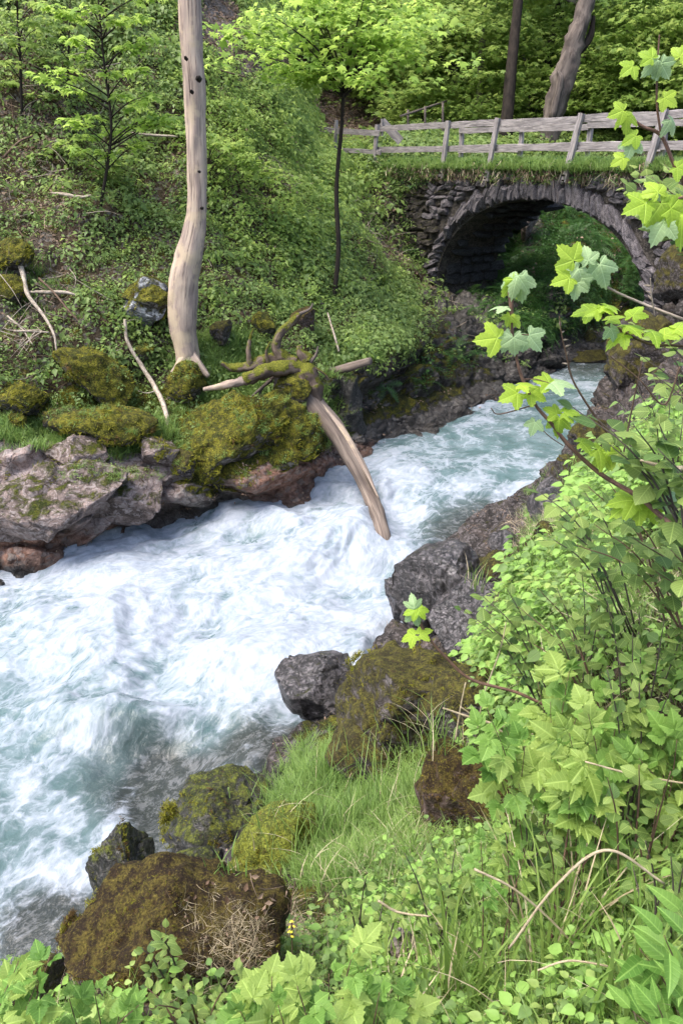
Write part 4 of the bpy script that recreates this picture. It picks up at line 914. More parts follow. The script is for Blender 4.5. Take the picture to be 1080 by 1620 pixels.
# the deep wood that closes the view: one mass of crowns rising up the slope
r = np.random.default_rng(70); cpt = []; 
nf_ = 720
X_ = r.uniform(-26, 50, nf_); Y_ = r.uniform(50, 78, nf_); Z_ = EYE + 1.0 + (Y_-50)*.62 + r.uniform(-3, 1.5, nf_)
keep = (X_ > -3-0*Y_)|(Y_ > 55)
scatter('deep_wood', np.stack([X_, Y_, Z_], -1)[keep], np.c_[0*X_, 0*X_, r.random(nf_)*6.28][keep], r.uniform(1.2, 2.2, nf_)[keep], [crowns[8], crowns[9], crowns[10]])['label'] = 'mass of leaves deep in the wood behind the bridge'
# slender maple at mid slope with the broad bright crown
def maple_crown(seed, pads, nl, rad, size, mat, leaf=None):
    r = np.random.default_rng(seed); mb = MB()
    spray(mb, r, np.asarray(pads), nl, rad, size, .42, leaf or leaf_lobed(), up=1.0); return mb
o = FAR.hit(533, 470)[0]; Yt = o[1]
t = thing('slender_maple', 'slender maple with dark thin trunk and broad bright green crown beside the path', 'tree', o)
tp = [o-ez*.2, P(535, 400, Yt+.1), P(532, 300, Yt+.3), P(540, 200, Yt+.4), P(545, 115, Yt+.5)]
tubeobj('trunk', tp, [.062, .058, .052, .045, .038], 'bark', t, o, 8, 24, .08, 1)
r = np.random.default_rng(81); pads = []
tips = [(470, 60), (430, 25), (400, 85), (445, 118), (500, 120), (505, 20), (560, 40), (590, 60), (620, 20), (640, 95), (600, 118), (660, 50), (380, 40), (640, 60), (490, 100), (540, 0), (470, -20), (580, -20), (690, 10), (470, 110), (625, 70)]
for k, (px, py) in enumerate(tips):
    Yk = Yt+.5+r.uniform(-1.6, 1.6); e = P(px, py, Yk); b_ = tp[-1]*(r.uniform(.55, 1.0)); f_ = r.uniform(0, .5); st = tp[-1]*(1-f_)+tp[-2]*f_
    mid = st*.5+e*.5+ez*.12
    tubeobj('branch', [st, mid, e], [.03, .018, .006], 'bark', t, o, 5, 8, .05, k)
    for q in range(5): pads.append(e*(1-q*.13)+mid*(q*.13)+np.r_[r.normal(size=2)*.30, r.normal()*.10])
    for q in range(3): pads.append(e+np.r_[r.normal(size=2)*.45, r.normal()*.12])
link('crown', maple_crown(82, pads, 17, .42, .165, 'leaf_lime').mesh('crown', M['leaf_lime'], o), t)

# maple sapling on the slope by the bare trunk
def sapling(label, basepx, trunk, tips, seed, mat='leaf_lime', r0=.05, lsize=.15, name='maple_sapling', nl=14, rad=.24, dY=.7):
    o = FAR.hit(*basepx)[0]; Y0 = o[1]; t = thing(name, label, 'tree', o, None); r = np.random.default_rng(seed)
    T = [o-ez*.15]+[P(px, py, Y0+dy) for (px, py, dy) in trunk]
    tubeobj('trunk', T, np.linspace(r0*.7, r0*.25, len(T)), 'bark', t, o, 7, 24, .08, seed); mb = MB(); pads = []
    C_ = catmull(T, 40); cpx, cpy, _ = project(C_)
    for k, (px, py) in enumerate(tips):
        e = P(px, py, Y0+r.uniform(-dY, dY)); j = int(np.argmin(np.abs(cpy-(py+30+abs(px-cpx.mean())*.15)))); st = C_[j]; mid = (st+e)/2+ez*.07
        tubeobj('branch', [st, mid, e], [r0*.35, r0*.22, r0*.08], 'bark', t, o, 4, 6, .03, k)
        pads += [e, e*.75+mid*.25+np.r_[r.normal(size=2)*.1, 0]]
        if abs(px-cpx[j]) > 50: pads += [e*.4+mid*.6]
    spray(mb, r, np.array(pads), nl, rad, lsize, .30, leaf_lobed(), up=1.1); link('crown', mb.mesh('crown', M[mat], o), t); return t
sapling('thin maple sapling with lime leaves on the slope beside the tall bare trunk', (162, 328), [(172, 250, .05), (176, 190, .1), (165, 100, .15), (158, 20, .2), (150, -70, .25)],
        [(105, 20), (140, 10), (185, 30), (220, 25), (110, 60), (200, 75), (135, 85), (230, 60), (90, 110), (175, 115), (215, 110), (110, 140), (190, 150), (235, 150), (60, 120), (215, 170), (150, 185), (105, 190), (240, 190), (270, 190), (180, 205), (145, 215), (225, 225), (120, 235), (165, 240), (250, 180), (285, 185), (80, 10), (160, -40), (205, -30), (120, -50), (240, -10)], 91)
sapling('low maple spray reaching out behind the tall bare trunk', (340, 285), [(330, 260, 0), (335, 235, 0)], [(350, 225), (375, 235), (400, 245), (420, 255), (365, 250), (330, 215), (310, 205), (270, 200), (385, 225), (350, 262), (432, 268), (455, 280)], 92, 'leaf_young', .03)
sapling('spindly young tree near the upper corner with drooping pale leaves', (38, 175), [(32, 90, 0), (28, 20, 0), (30, -50, 0)], [(10, 20), (45, 35), (60, 45), (15, 60), (50, 70), (5, 95), (25, -10), (60, 5), (40, -30), (-10, 40), (15, 130)], 93, 'leaf_young', .05, .15)
sapling('spindly young tree beside the maple sapling, leaves broad and pale', (112, 168), [(108, 110, 0), (110, 50, 0), (112, -20, 0)], [(75, 60), (95, 90), (130, 100), (70, 95), (90, 130), (60, 150), (100, 40), (75, 30)], 94, 'leaf_young', .04, .15)
sapling('leafy seedling low on the slope under the maple sapling', (112, 262), [(108, 240, 0), (105, 220, 0)], [(85, 235), (60, 245), (130, 240), (150, 255), (175, 270), (100, 225), (215, 250), (120, 215)], 95, 'leaf_young', .02, .13)
# ------------------------------------------------------------------ bare dead trunk, driftwood, fallen branches
def Ppath(pts): return [P(*q) for q in pts]
def rad_px(px, Y, py=600): u = (810-py)/FPX; return px*0.5/FPX*Y/(CP+u*SP)
o = FAR.hit(297, 572)[0]; Yb = o[1]-.15; t = thing('dead_tree', 'tall barkless pale tree trunk with a kinked foot standing on the far bank', 'tree', o)
pp = [(300, 600), (297, 566), (289, 510), (291, 450), (299, 402), (311, 340), (311, 250), (308, 150), (303, 70), (300, -10), (298, -120), (296, -300)]
wd = [34, 40, 49, 49, 47, 35, 34, 37, 39, 40, 40, 34]
path = [P(a, b, Yb+.05*k) for k, (a, b) in enumerate(pp)]; rr = [rad_px(w_, Yb, b)*.93 for w_, (a, b) in zip(wd, pp)]
V, F, uv = tube(path, rr, 26, 150, .10, 1.6, seed=4)
mb = MB(); V[:-2] += (fbm(V[:-2]*np.array([9, 9, 1.1]), 3)*.012)[:, None]*np.array([1, -.6, 0]); mb.add(V, F, uv)
link('trunk', mb.mesh('trunk', M['deadwood'], o), t)
def knot(px, py, s=.03):
    c = P(px, py, Yb-.1); V, F, uv = tube([c+np.array([0, .14, 0]), c+np.array([0.005, -.02, .01]), c+np.array([.01, -.06, .02])], [s*1.6, s*1.1, s*.5], 8, 6, .3, 5)
    mb = MB(); mb.add(V, F, uv); link('knot', mb.mesh('knot', M['bark'], o), t)
for a, b, s in ((313, 124, .035), (302, 145, .022), (314, 272, .016), (293, 92, .02), (318, 330, .02)): knot(a, b, s)
for a, b in ((272, 585), (330, 590), (300, 600)):
    tubeobj('root', [P(297, 560, Yb), P((a+297)/2, 578, Yb-.15), P(a, b+6, Yb-.25)], [.16, .10, .04], 'deadwood', t, o, 8, 12, .2, a)

# driftwood root ball with its curved log dipping into the rapid
end = W(614, 862); Yr = 14.75
o = P(470, 600, Yr); t = thing('driftwood_tree', 'uprooted driftwood tree with mossy roots, its curved trunk dipping into the rapid', 'log', o)
pts = [(470, 600, Yr), (497, 640, Yr-.15), (531, 682, Yr-.45), (562, 735, Yr-.9), (588, 790, Yr-1.35), (606, 840, end[1]+.05)]
path = Ppath(pts)+[end+np.array([.04, -.05, -.3])]
V, F, uv = tube(path, [.20, .245, .235, .205, .17, .135, .11], 18, 70, .16, 1.2, flat=.72, seed=12); mb = MB(); mb.add(V, F, uv); link('trunk', mb.mesh('trunk', M['driftwood'], o), t)
path2 = [q+np.array([.12, -.09, .06]) for q in Ppath(pts[1:5])]
V, F, uv = tube(path2, [.03, .085, .075, .02], 10, 40, .25, 1.5, flat=.6, seed=13); mb = MB(); mb.add(V, F, uv); link('pale_side', mb.mesh('pale_side', M['deadwood'], o), t)
def root(pts, w, mat, noise=.25, nm='root'): 
    P_ = Ppath(pts); rj = np.random.default_rng(int(pts[0][0]*7+pts[0][1])); P_ = [q+(rj.normal(size=3)*.014 if 0 < i < len(P_)-1 else 0) for i, q in enumerate(P_)]; tubeobj(nm, P_, [rad_px(x*.85, pts[0][2], pts[0][1])*rj.uniform(.75, 1.12) for x in w], mat, t, o, 14, max(20, len(pts)*12), noise*1.2, len(pts)+int(w[0]), nscale=5)
root([(500, 640, Yr-.1), (488, 600, Yr-.1), (470, 582, Yr-.05), (425, 588, Yr-.3), (385, 601, Yr-.4)], [30, 40, 34, 26, 20], 'mossywood')
root([(392, 600, Yr-.4), (360, 609, Yr-.5), (322, 616, Yr-.5)], [20, 15, 8], 'deadwood')
root([(455, 575, Yr), (438, 552, Yr), (443, 530, Yr), (460, 510, Yr+.1), (474, 497, Yr+.1)], [26, 22, 17, 13, 12], 'mossywood')
root([(470, 575, Yr), (430, 566, Yr+.1), (400, 576, Yr), (366, 583, Yr), (350, 575, Yr)], [30, 28, 20, 14, 7], 'mossywood')
root([(396, 578, Yr), (393, 555, Yr), (396, 535, Yr+.05), (401, 520, Yr+.05)], [12, 8, 6, 3], 'mossywood')
for q_ in ([(425, 575), (422, 556), (428, 540)], [(474, 497), (488, 490), (495, 480)], [(485, 575), (512, 590), (520, 600)], [(430, 600), (405, 620), (398, 628)], [(440, 590), (415, 612), (405, 640)],[(490, 575), (500, 562), (503, 548)]): root([(a, b, Yr-.05) for a, b in q_], [7, 5, 3, 2][:len(q_)], 'mossywood' if q_[0][0] % 2 else 'bark_pale', .2, 'rootlet')
root([(485, 570, Yr), (478, 556, Yr), (474, 546, Yr)], [22, 16, 9], 'mossywood')
root([(440, 588, Yr-.1), (436, 620, Yr-.1), (440, 650, Yr)], [16, 14, 8], 'driftwood')

def ico(sub):
    import bmesh
    bm = bmesh.new(); bmesh.ops.create_icosphere(bm, subdivisions=sub, radius=1.0)
    V = np.array([v.co[:] for v in bm.verts]); F = np.array([[v.index for v in f.verts] for f in bm.faces]); bm.free(); return V, F
ICO = {k: ico(k) for k in (3, 4, 5, 6)}
def boulder_mesh(name, seed, size, mat, sub=5, facets=9, rough=.16, fac_h=(.5, .85), uparr=None, detail=1.0, block=.05):
    V, F = ICO[sub]; V = V.copy(); r = np.random.default_rng(seed)
    V *= (1+fbm(V*0.9+seed*3.1, 2)*rough*1.2)[:, None]
    for k in range(facets):
        nk = rand_unit(r, 1)[0]; h = r.uniform(*fac_h); ex_ = V@nk-h; V -= np.maximum(ex_, 0)[:, None]*nk*.96
    V *= np.asarray(size)*.5*1.12; N_ = V/(np.linalg.norm(V/np.asarray(size), axis=1)[:, None]*np.asarray(size))
    N_ /= np.linalg.norm(N_, axis=1)[:, None]; ms = float(np.mean(size))
    q = V/ms*2.3+seed
    F1, F2, rr = cells(q+fbm(q*.8, 3)[:, None]*.4); rg = 1-np.abs(fbm(q*np.array([.55, .55, 1.0])+31, 3)); fz = fbm(V*9.0+seed, 4)*(.020 if 'moss' in mat or 'brown' in mat else .008); V = V + N_*fz[:, None]*min(1, ms*1.6) + N_*(((rr-.5)*block*2*sstep(0, .10, F2-F1)-block*.5*(1-sstep(0, .12, F2-F1)))*ms*.7 + (rg-.6)*.05*ms*detail + fbm(q*3.1, 3)*.010*ms*detail)[:, None]
    return mesh_of(name, V, F, M[mat])
def boulder(label, px, py, w, h, mat, seed, surf=None, Y=None, depth=1.0, rot=0.0, sub=5, push=0.0, name='boulder', group=None, cat='boulder', part=None, **kw):
    c = (surf.hit(px, py+h*.15)[0] if Y is None else P(px, py, Y)); Yc = c[1]+push; c = P(px, py, Yc)
    d = project(c)[2]; W_ = w/FPX*d; H_ = h/FPX*d/ .93
    me = boulder_mesh(name, seed, (W_, depth*(W_+H_)/2, H_), mat, sub, **kw)
    ob = link(name, me, loc=c, rot=(0.0, math.radians(-rot), random.Random(seed).uniform(-.15, .15))); tag(ob, label, cat, group); return ob
# root ball knob is part of the driftwood
c = P(466, 620, Yr-.15); me = boulder_mesh('root_ball', 5, (.74, .6, .66), 'rock_moss', 5, 4, .12); link('root_ball', me, t, c-o)

b1 = boulder('split boulder with mustard moss cap and pale blue-grey broken face beside the bare trunk', 232, 488, 72, 78, 'rock_split', 21, FAR, depth=.9, push=-.1, facets=12, fac_h=(.5, .85))
me = boulder_mesh('moss_cap', 22, (.95, .75, .42), 'rock_moss', 5, 5, .2); link('moss_cap', me, b1, (0.02, -.05, .26))
boulder('long boulder wrapped in mustard green moss lying aslant on the far bank', 152, 602, 130, 68, 'rock_moss', 23, FAR, rot=-38, depth=.8, push=-.1, facets=7)
boulder('small mossy rock under the split boulder', 227, 553, 34, 28, 'rock_moss', 24, FAR, sub=4)
boulder('mossy hump directly below the foot of the bare trunk', 300, 610, 62, 66, 'rock_moss', 25, FAR, push=.05)
boulder('mossy rock peeping out behind the bare trunk', 262, 462, 42, 26, 'rock_moss', 26, FAR, sub=4)
boulder('flat mossy ledge stone at the edge of the frame over the pale rock', 30, 632, 105, 48, 'rock_moss', 27, FAR, facets=10, depth=1.2)
boulder('dark broken rock between the flat ledge stone and the long mossy boulder', 95, 660, 70, 40, 'rock_bank', 28, FAR, facets=12)
boulder('round mossy stone beside the grass tuft at the frame edge', 28, 665, 30, 26, 'rock_moss', 29, FAR, sub=4)
boulder('mossy shelf rock with grass in front of the long boulder', 170, 672, 150, 46, 'rock_moss', 30, FAR, depth=1.2, facets=8)
boulder('grey purple block lying against the mossy bulge', 250, 715, 66, 52, 'rock_pale', 31, FAR, facets=12, rot=15)
boulder('round grey stone stuck on the mossy bulge under the thin fallen branch', 293, 733, 44, 36, 'rock_bank', 32, FAR, push=-.12, facets=6)
boulder('pale fractured rock face leaning over the water at the frame edge', 75, 790, 250, 95, 'rock_pale', 33, FAR, facets=14, depth=.9, sub=6, push=.25)
boulder('tan fractured rock with mossy top beside the dark hollow', 195, 785, 140, 75, 'rock_pale', 34, FAR, facets=13, depth=.9, push=.15)
boulder('blocky pale rock with dark cleft high on the pale outcrop', 120, 715, 100, 56, 'rock_pale', 35, FAR, facets=12)
boulder('great mossy bulge of rock sloping to the river between trunk and root ball', 345, 705, 210, 120, 'rock_moss', 36, FAR, rot=14, depth=.9, sub=6, push=.5, facets=12, rough=.35, detail=2.2, block=.09)
boulder('mossy shoulder of rock under the root ball', 425, 700, 130, 120, 'rock_moss', 37, FAR, depth=.8, push=.5, sub=6, facets=12, rough=.35, detail=2.2, block=.09)
boulder('low mossy rock at the water under the driftwood trunk', 545, 650, 90, 90, 'rock_wetmoss', 38, FAR, depth=.8, push=.5, rough=.3, detail=2)
boulder('brown rock among roots beside the driftwood branches', 350, 525, 46, 40, 'rock_bank', 39, FAR, facets=10)
boulder('mossy lump of rock above the driftwood roots', 418, 515, 40, 38, 'rock_moss', 40, FAR, sub=4)
boulder('reddish brown earthy rock behind the upright root', 482, 505, 44, 34, 'rock_brown', 41, FAR, sub=4)
boulder('mossy rock high at the frame edge among dead twigs', 18, 400, 60, 44, 'rock_moss', 42, FAR)
boulder('low mustard moss rock under the dead twigs at the frame edge', 15, 458, 56, 40, 'rock_moss', 43, FAR)
ob = boulder('grey end of a log sticking out of the bank beyond the root ball', 552, 578, 60, 20, 'rock_bank', 44, FAR, name='log_stub', cat='log', rot=10)
bpy.data.objects.remove(ob)
o = P(550, 578, Yr+1.2); t = thing('log_stub', 'short grey log end sticking out of the bank beyond the root ball', 'log', o)
Yq = FAR.hit(552, 590)[0][1]-.25; V, F, uv = tube(Ppath([(515, 588, Yq+.3), (548, 582, Yq), (586, 571, Yq-.2)]), [.09, .13, .11], 12, 20, .15, 2, flat=.7); mb = MB(); mb.add(V, F, uv); link('log', mb.mesh('log', M['driftwood'], o), t)

# fallen branches on the far slope
def branch(label, pts, w, mat='twig_pale', surf=None, lift=.12, twigs=(), Y=None, cat='branch', name='fallen_branch', nse=.15):
    Q = []
    for (a, b) in pts:
        h = (surf.hit(a, b)[0] if Y is None else P(a, b, Y)); Q.append(P(a, b, h[1]-lift))
    # keep the run smooth in depth
    Yl = np.array([q[1] for q in Q]); Yl = np.convolve(np.pad(Yl, 1, 'edge'), [.25, .5, .25], 'valid') if Y is None else Yl
    Q = [P(a, b, y) for (a, b), y in zip(pts, Yl)]; o = Q[0]; t = thing(name, label, cat, o)
    d = project(Q[0])[2]; rr = [x*.5/FPX*d for x in w]
    tubeobj('stem', Q, rr, mat, t, o, 7, len(Q)*6, nse, int(pts[0][0]), nscale=6)
    for tw in twigs:
        R = [P(a, b, float(np.interp(b, sorted([q[1] for q in pts]), [y for _, y in sorted(zip([q[1] for q in pts], Yl))]))) for a, b in tw]
        tubeobj('side_twig', R, [rr[0]*.5, rr[0]*.4, rr[0]*.2], mat, t, o, 5, 10, .1, int(tw[0][0]))
    return t
branch('thin pale fallen branch running down the bank beside the bare trunk', [(198, 505), (202, 540), (225, 580), (245, 612), (262, 650), (272, 712)], [5, 6, 7, 8, 8, 6], surf=FAR, twigs=[((247, 618), (232, 622), (212, 616))])
branch('whitish curved dead stick among twigs at the frame edge', [(24, 392), (36, 430), (44, 465), (70, 500), (86, 530), (90, 560)], [8, 8, 7, 5, 4, 2], surf=FAR, lift=.2)
branch('horizontal white stick touching the curved dead stick', [(44, 462), (75, 462), (105, 463), (124, 468)], [4, 6, 6, 3], surf=FAR, lift=.2)
branch('bleached stick lying under the maple sapling', [(82, 305), (105, 308), (128, 312), (145, 309)], [3, 6, 5, 3], surf=FAR, lift=.2)
branch('long thin dead twig slanting across the brown twigs', [(62, 440), (85, 462), (108, 490), (128, 512)], [3, 3, 3, 1.5], 'twig', FAR, .25)
branch('stick crossing near the edge below the curved one', [(22, 524), (50, 524), (78, 526)], [3, 4, 2.5], 'twig_pale', FAR, .2)
branch('dry twig fan at the frame edge over the flat stone', [(12, 500), (35, 520), (52, 545)], [3, 3, 1.5], 'twig_pale', FAR, .2, twigs=[((30, 515), (40, 505), (58, 498))])
branch('thin dead stem leaning in the slope cover above the log end', [(518, 495), (527, 525), (536, 556)], [2.5, 3.5, 3], 'twig_pale', FAR, .4)
branch('fallen dark twig beneath the low maple spray', [(330, 100), (352, 112), (390, 122)], [3, 3, 2], 'twig', FAR, .5)
branch('grey stick low beside the long mossy boulder', [(195, 640), (215, 660), (238, 680)], [4, 4, 3], 'driftwood', FAR, .15)
branch('pale thin branch lying behind the bare trunk', [(205, 210), (245, 214), (282, 216)], [3, 4, 3], 'twig_pale', FAR, .3)
branch('brown twig heaped at the upper frame edge', [(5, 250), (30, 225), (52, 215)], [4, 4, 3], 'twig', FAR, .3)
branch('thin brown twig leaning by the bridge abutment', [(668, 305), (684, 280), (690, 265)], [3, 3, 2], 'twig_pale', None, 0, Y=27.5)
# small dead twigs nobody could count
tk = []
for k in range(3):
    mb = MB(); r = np.random.default_rng(500+k)
    for q in range(5):
        a = r.normal(size=3)*np.array([.3, .3, .03]); dr = r.normal(size=3)*np.array([.5, .5, .18]); V, F, uv = tube([a, a+dr*.5+r.normal(size=3)*.05, a+dr], [.012, .009, .003], 4, 7, cap=False); mb.add(V, F, uv)
    tk.append(mb.mesh('dead_twigs', M['twig_pale'] if k < 2 else M['twig']))
td = inwin*(litter_patch**1.5+.02+.5*blob(PXf, PYf, 35, 470, 90, 100, .5))*(1-rock_now*.7)*(yyf < 30)
p, nr, ii, jj = FAR.sample(260, td, 8); scatter('dead_twigs', p+nr*.08, eulers(nr, r1, .9, .25), r1.uniform(.4, 1.0, 260), tk)['label'] = 'dead brown twigs strewn on the far slope'

# ------------------------------------------------------------------ rocks of the near bank
nb = lambda *a, **k: boulder(*a, surf=NEAR, **k)
nb('black jutting ledge rock with grey streaks, above the log end', 700, 925, 165, 120, 'rock_dark', 51, sub=6, facets=14, fac_h=(.5, .85), rot=10)
nb('low black rock slab at the waterline under the jutting ledge', 640, 945, 85, 60, 'rock_dark', 52, facets=10, rot=20)
nb('dark sloping rock under the budding maple twig', 745, 975, 120, 110, 'rock_dark', 53, facets=10, push=.1)
nb('wet black faceted boulder at the tip, water swirling round it', 512, 1095, 165, 108, 'rock_dark', 54, sub=6, facets=16, fac_h=(.5, .82), rot=-8)
nb('big brown mossy rock mass between the black boulder and the grass', 645, 1120, 235, 190, 'rock_bank', 55, sub=6, facets=9, rot=25, rough=.2)
nb('rough rock shoulder with pale patches under the long bent twig', 745, 1110, 150, 110, 'rock_bank', 56, facets=9)
nb('dark mossy foot of rock just above the grass clump', 600, 1180, 150, 80, 'rock_bank', 57, facets=8)
nb('square mossy dark boulder standing in the swirling side water', 338, 1302, 165, 150, 'rock_wetmoss', 58, sub=6, facets=12, fac_h=(.62, .88), depth=.9)
nb('pointed dark mossy rock rising from the water beside the mound', 197, 1390, 110, 200, 'rock_wetmoss', 59, sub=6, facets=12, fac_h=(.45, .8), depth=.7, rot=8, push=.2)
nb('small dark rock wedged between square boulder and brown mound', 318, 1362, 80, 50, 'rock_wetmoss', 60, facets=6)
nb('slanting slab padded with bright moss beside the grass clump', 425, 1335, 170, 66, 'moss_bright', 61, facets=6, rot=48, depth=.9)
nb('wide brown mound of dry moss at the bottom, strewn with straw', 268, 1505, 320, 190, 'rock_brown', 62, sub=6, facets=5, rough=.3, depth=.8, block=.03, detail=1.8)
nb('upright brown moss-furred rock beside the raspberry leaves', 735, 1262, 130, 165, 'rock_brown', 63, sub=6, facets=7, rough=.14, block=.03)
nb('brown mossy rock half sunk beside the furred upright one', 790, 1275, 110, 110, 'rock_brown', 64, facets=5, block=.03)
nb('grey slab in the bottom corner under the leaves', 60, 1590, 110, 130, 'rock_bank', 65, facets=10)
nb('fist-sized tan stone lying on the brown mound', 371, 1480, 46, 38, 'rock_pale', 66, push=-.28, sub=4, facets=10, name='stone', cat='stone')
nb('flat tan stone among the grass at the bottom', 640, 1500, 60, 40, 'rock_pale', 67, sub=4, facets=10, name='stone', cat='stone', push=-.1)
nb('small tan stone just above the flat one in the grass', 694, 1474, 40, 26, 'rock_pale', 68, sub=4, facets=10, name='stone', cat='stone', push=-.1)
nb('tan stone at the very bottom between raspberry leaves', 492, 1608, 50, 30, 'rock_pale', 69, sub=4, facets=9, name='stone', cat='stone', push=-.15)
GB = 'broken grey stones on the ledge by the calm side pool'
for k, (px, py, w_, h_, l_) in enumerate([(800, 858, 46, 34, 'dark stone nearest the calm side pool'), (845, 868, 50, 36, 'streaked stone in the middle of the broken ledge'), (790, 895, 60, 40, 'low cracked stone below the calm side pool'), (835, 905, 56, 38, 'pale edged stone above the shrub leaves on the ledge'), (870, 845, 48, 34, 'grey stone by the dry grass tuft on the ledge'), (760, 905, 50, 34, 'knobbly stone beside the black jutting ledge'), (865, 800, 60, 44, 'black rock where the narrows open'), (900, 745, 60, 60, 'craggy rock under the curved maple stem'), (935, 700, 60, 70, 'tall shadowed rock beside the green water'), (880, 772, 50, 30, 'flat dark stone at the lip of the ledge')]):
    nb(l_, px, py, w_*1.1, h_*1.1, 'rock_dark' if k in (0, 6, 9) else 'rock_bank', 70+k, facets=12, fac_h=(.5, .85), group=GB, sub=5)
nb('tall grey rock wall of the gorge mouth beyond the shrubs', 1030, 560, 120, 150, 'rock_bank', 81, sub=6, facets=10, rough=.2)
nb('pale grey block under the foot of the arch at the frame edge', 1068, 440, 60, 90, 'rock_bank', 82, facets=10)
nb('low rock step where the river leaves the bridge', 985, 590, 50, 40, 'rock_bank', 83, facets=10)
boulder('flat pale sill of rock across the river under the arch', 945, 566, 110, 18, 'rock_bank', 84, Y=24.0, facets=6, depth=.6)
boulder('jagged dead stub of rock poking up behind the large fern', 838, 345, 24, 70, 'rock_pale', 87, Y=29.6, facets=9, depth=.6, rot=-14, sub=4)

# ferns under the arch
for k, (px, py, Y, l, lb) in enumerate([(850, 395, 28.0, 1.0, 'large fern fanning out under the arch on the mossy wall'), (866, 425, 27.0, .8, 'smaller fern drooping below the large one under the arch'), (905, 350, 27.5, .6, 'fern hanging high on the gorge wall inside the arch'), (845, 450, 24.6, .5, 'dark fern low on the gorge wall'), (760, 560, 20.5, .5, 'fern tuft on the cliff beside the river bend')]):
    b = P(px, py, Y); mb = MB(); r = np.random.default_rng(520+k); fern(mb, r, 13, l, .15*l/.6, droop=.7); link('fern', mb.mesh('fern', M['leaf_fern']), loc=b, label=lb, category='fern', group='ferns in the shade of the arch')
# ------------------------------------------------------------------ detailed leaves
def leaflet(l=1.0, w=.6, rows=9, tip=1.3, serr=0.0, pleat=0.0, fold=.12, droop=.2, curl=0.0, ang=0.0, base=(0, 0, 0), y0=0.0):
    t = np.linspace(0, 1, rows+1); prof = np.sin(np.pi*t**.72)**.85*(1-t**4*.3); prof[0] = .03; prof[-1] = 0.0
    prof = prof*(1+serr*np.where(np.arange(rows+1) % 2 == 0, 1, -1)); xs = np.array([-1, -.5, 0, .5, 1.0]); V = []; UV = []
    for i, a in enumerate(t):
        for x in xs:
            z = fold*abs(x)*prof[i] - droop*a*a + (pleat*(1 if i % 2 else -1) if 0 < i < rows and abs(x) > .1 else 0)*abs(x) - curl*x*x*prof[i]
            V.append((x*w*.5*prof[i], a*l - .06*l*abs(x)*prof[i]*0, z*l)); UV.append((x*w*.5*prof[i], a))
    V = np.array(V); c, s = math.cos(ang), math.sin(ang); V = np.c_[V[:, 0]*c-V[:, 1]*s, V[:, 0]*s+V[:, 1]*c, V[:, 2]]+np.array(base)
    F = [(i*5+j, i*5+j+1, i*5+j+6, i*5+j+5) for i in range(rows) for j in range(4)]
    return V, np.array(F), np.array(UV)
def round_leaf(seed):
    r = np.random.default_rng(seed); mb = MB(); V, F, uv = leaflet(1, r.uniform(.72, .86), 7, fold=r.uniform(.02, .16), droop=r.uniform(.05, .25), curl=r.uniform(0, .15)); mb.add(V, F, uv)
    V, F, uv = tube([(0, -.22, -.06), (0, -.1, -.01), (0, .02, 0)], [.014, .012, .01], 3, 3, cap=False); mb.add(V, F, uv)
    return mb.mesh('leaf', M['leaf_round_dark' if seed % 5 == 3 else 'leaf_round'])
def rasp_leaf(seed, five=False):
    r = np.random.default_rng(seed); mb = MB(); sp = [(0, 1.0, (0, .32, 0)), (.95, .72, (-.02, .28, 0)), (-.95, .72, (.02, .28, 0))]
    if five: sp += [(1.6, .55, (-.02, .16, 0)), (-1.6, .55, (.02, .16, 0))]
    for a, l, b in sp:
        V, F, uv = leaflet(l*.72, .56*l if not five else .46*l, 14, serr=.13, pleat=.010, fold=.10, droop=r.uniform(.12, .32), ang=a+r.normal()*.1, base=b); mb.add(V, F, uv)
    V, F, uv = tube([(0, -.25, -.08), (0, .05, 0), (0, .33, 0)], [.013, .012, .009], 3, 4, cap=False); mb.add(V, F, uv)
    return mb.mesh('leaf', M['leaf_rasp_pale' if seed % 2 else 'leaf_rasp'])
def maple_leaf(seed, droop=.25, mat='leaf_maple_near', cup=0.0):
    r = np.random.default_rng(seed); ax = np.radians([-128, -62, 0, 62, 128]); ln = np.array([.5, .86, 1.0, .86, .5])
    A = np.radians(np.linspace(-158, 158, 57)); rad = np.zeros_like(A)
    for a, l in zip(ax, ln):
        d = np.abs(A-a); rad = np.maximum(rad, l*np.clip(1-(d/np.radians(40))**1.15*.52, .0, 1))
    rad = np.maximum(rad, .42+.0*A); rad *= 1+.045*np.where(np.arange(57) % 2 == 0, 1, -1); rad *= (1-.45*sstep(np.radians(140), np.radians(158), np.abs(A)))
    near_a = np.min(np.abs(A[:, None]-ax[None]), 1); V = [(0, 0, 0)]; UV = [(0, 0)]
    for q in (.25, .5, .75, 1.0):
        rr = rad*q; z = -droop*rr*rr*1.1 + .16*near_a*rr*(1) - cup*rr*np.abs(np.sin(A))*.6
        for k in range(57): V.append((math.sin(A[k])*rr[k], math.cos(A[k])*rr[k], z[k])); UV.append((near_a[k]*rr[k]*.9, rr[k]))
    F3 = [(0, 2+k, 1+k) for k in range(56)]; F4 = [(1+q*57+k, 2+q*57+k, 2+(q+1)*57+k, 1+(q+1)*57+k) for q in range(3) for k in range(56)]
    mb = MB(); mb.add(np.array(V), [np.array(F3), np.array(F4)], np.array(UV)); return mb.mesh('leaf', M[mat])
RL = [round_leaf(600+k) for k in range(5)]; RS = [rasp_leaf(610+k, k > 2) for k in range(5)]
ML = [maple_leaf(620, .2), maple_leaf(621, .5), maple_leaf(622, .95, cup=.5), maple_leaf(623, .7, 'leaf_maple_pale', .6), maple_leaf(624, .35, 'leaf_maple_pale')]
EYEV = np.array([0, 0, EYE])
XC = np.array([1.0, 0, 0]); UC = np.array([0, SP, CP])
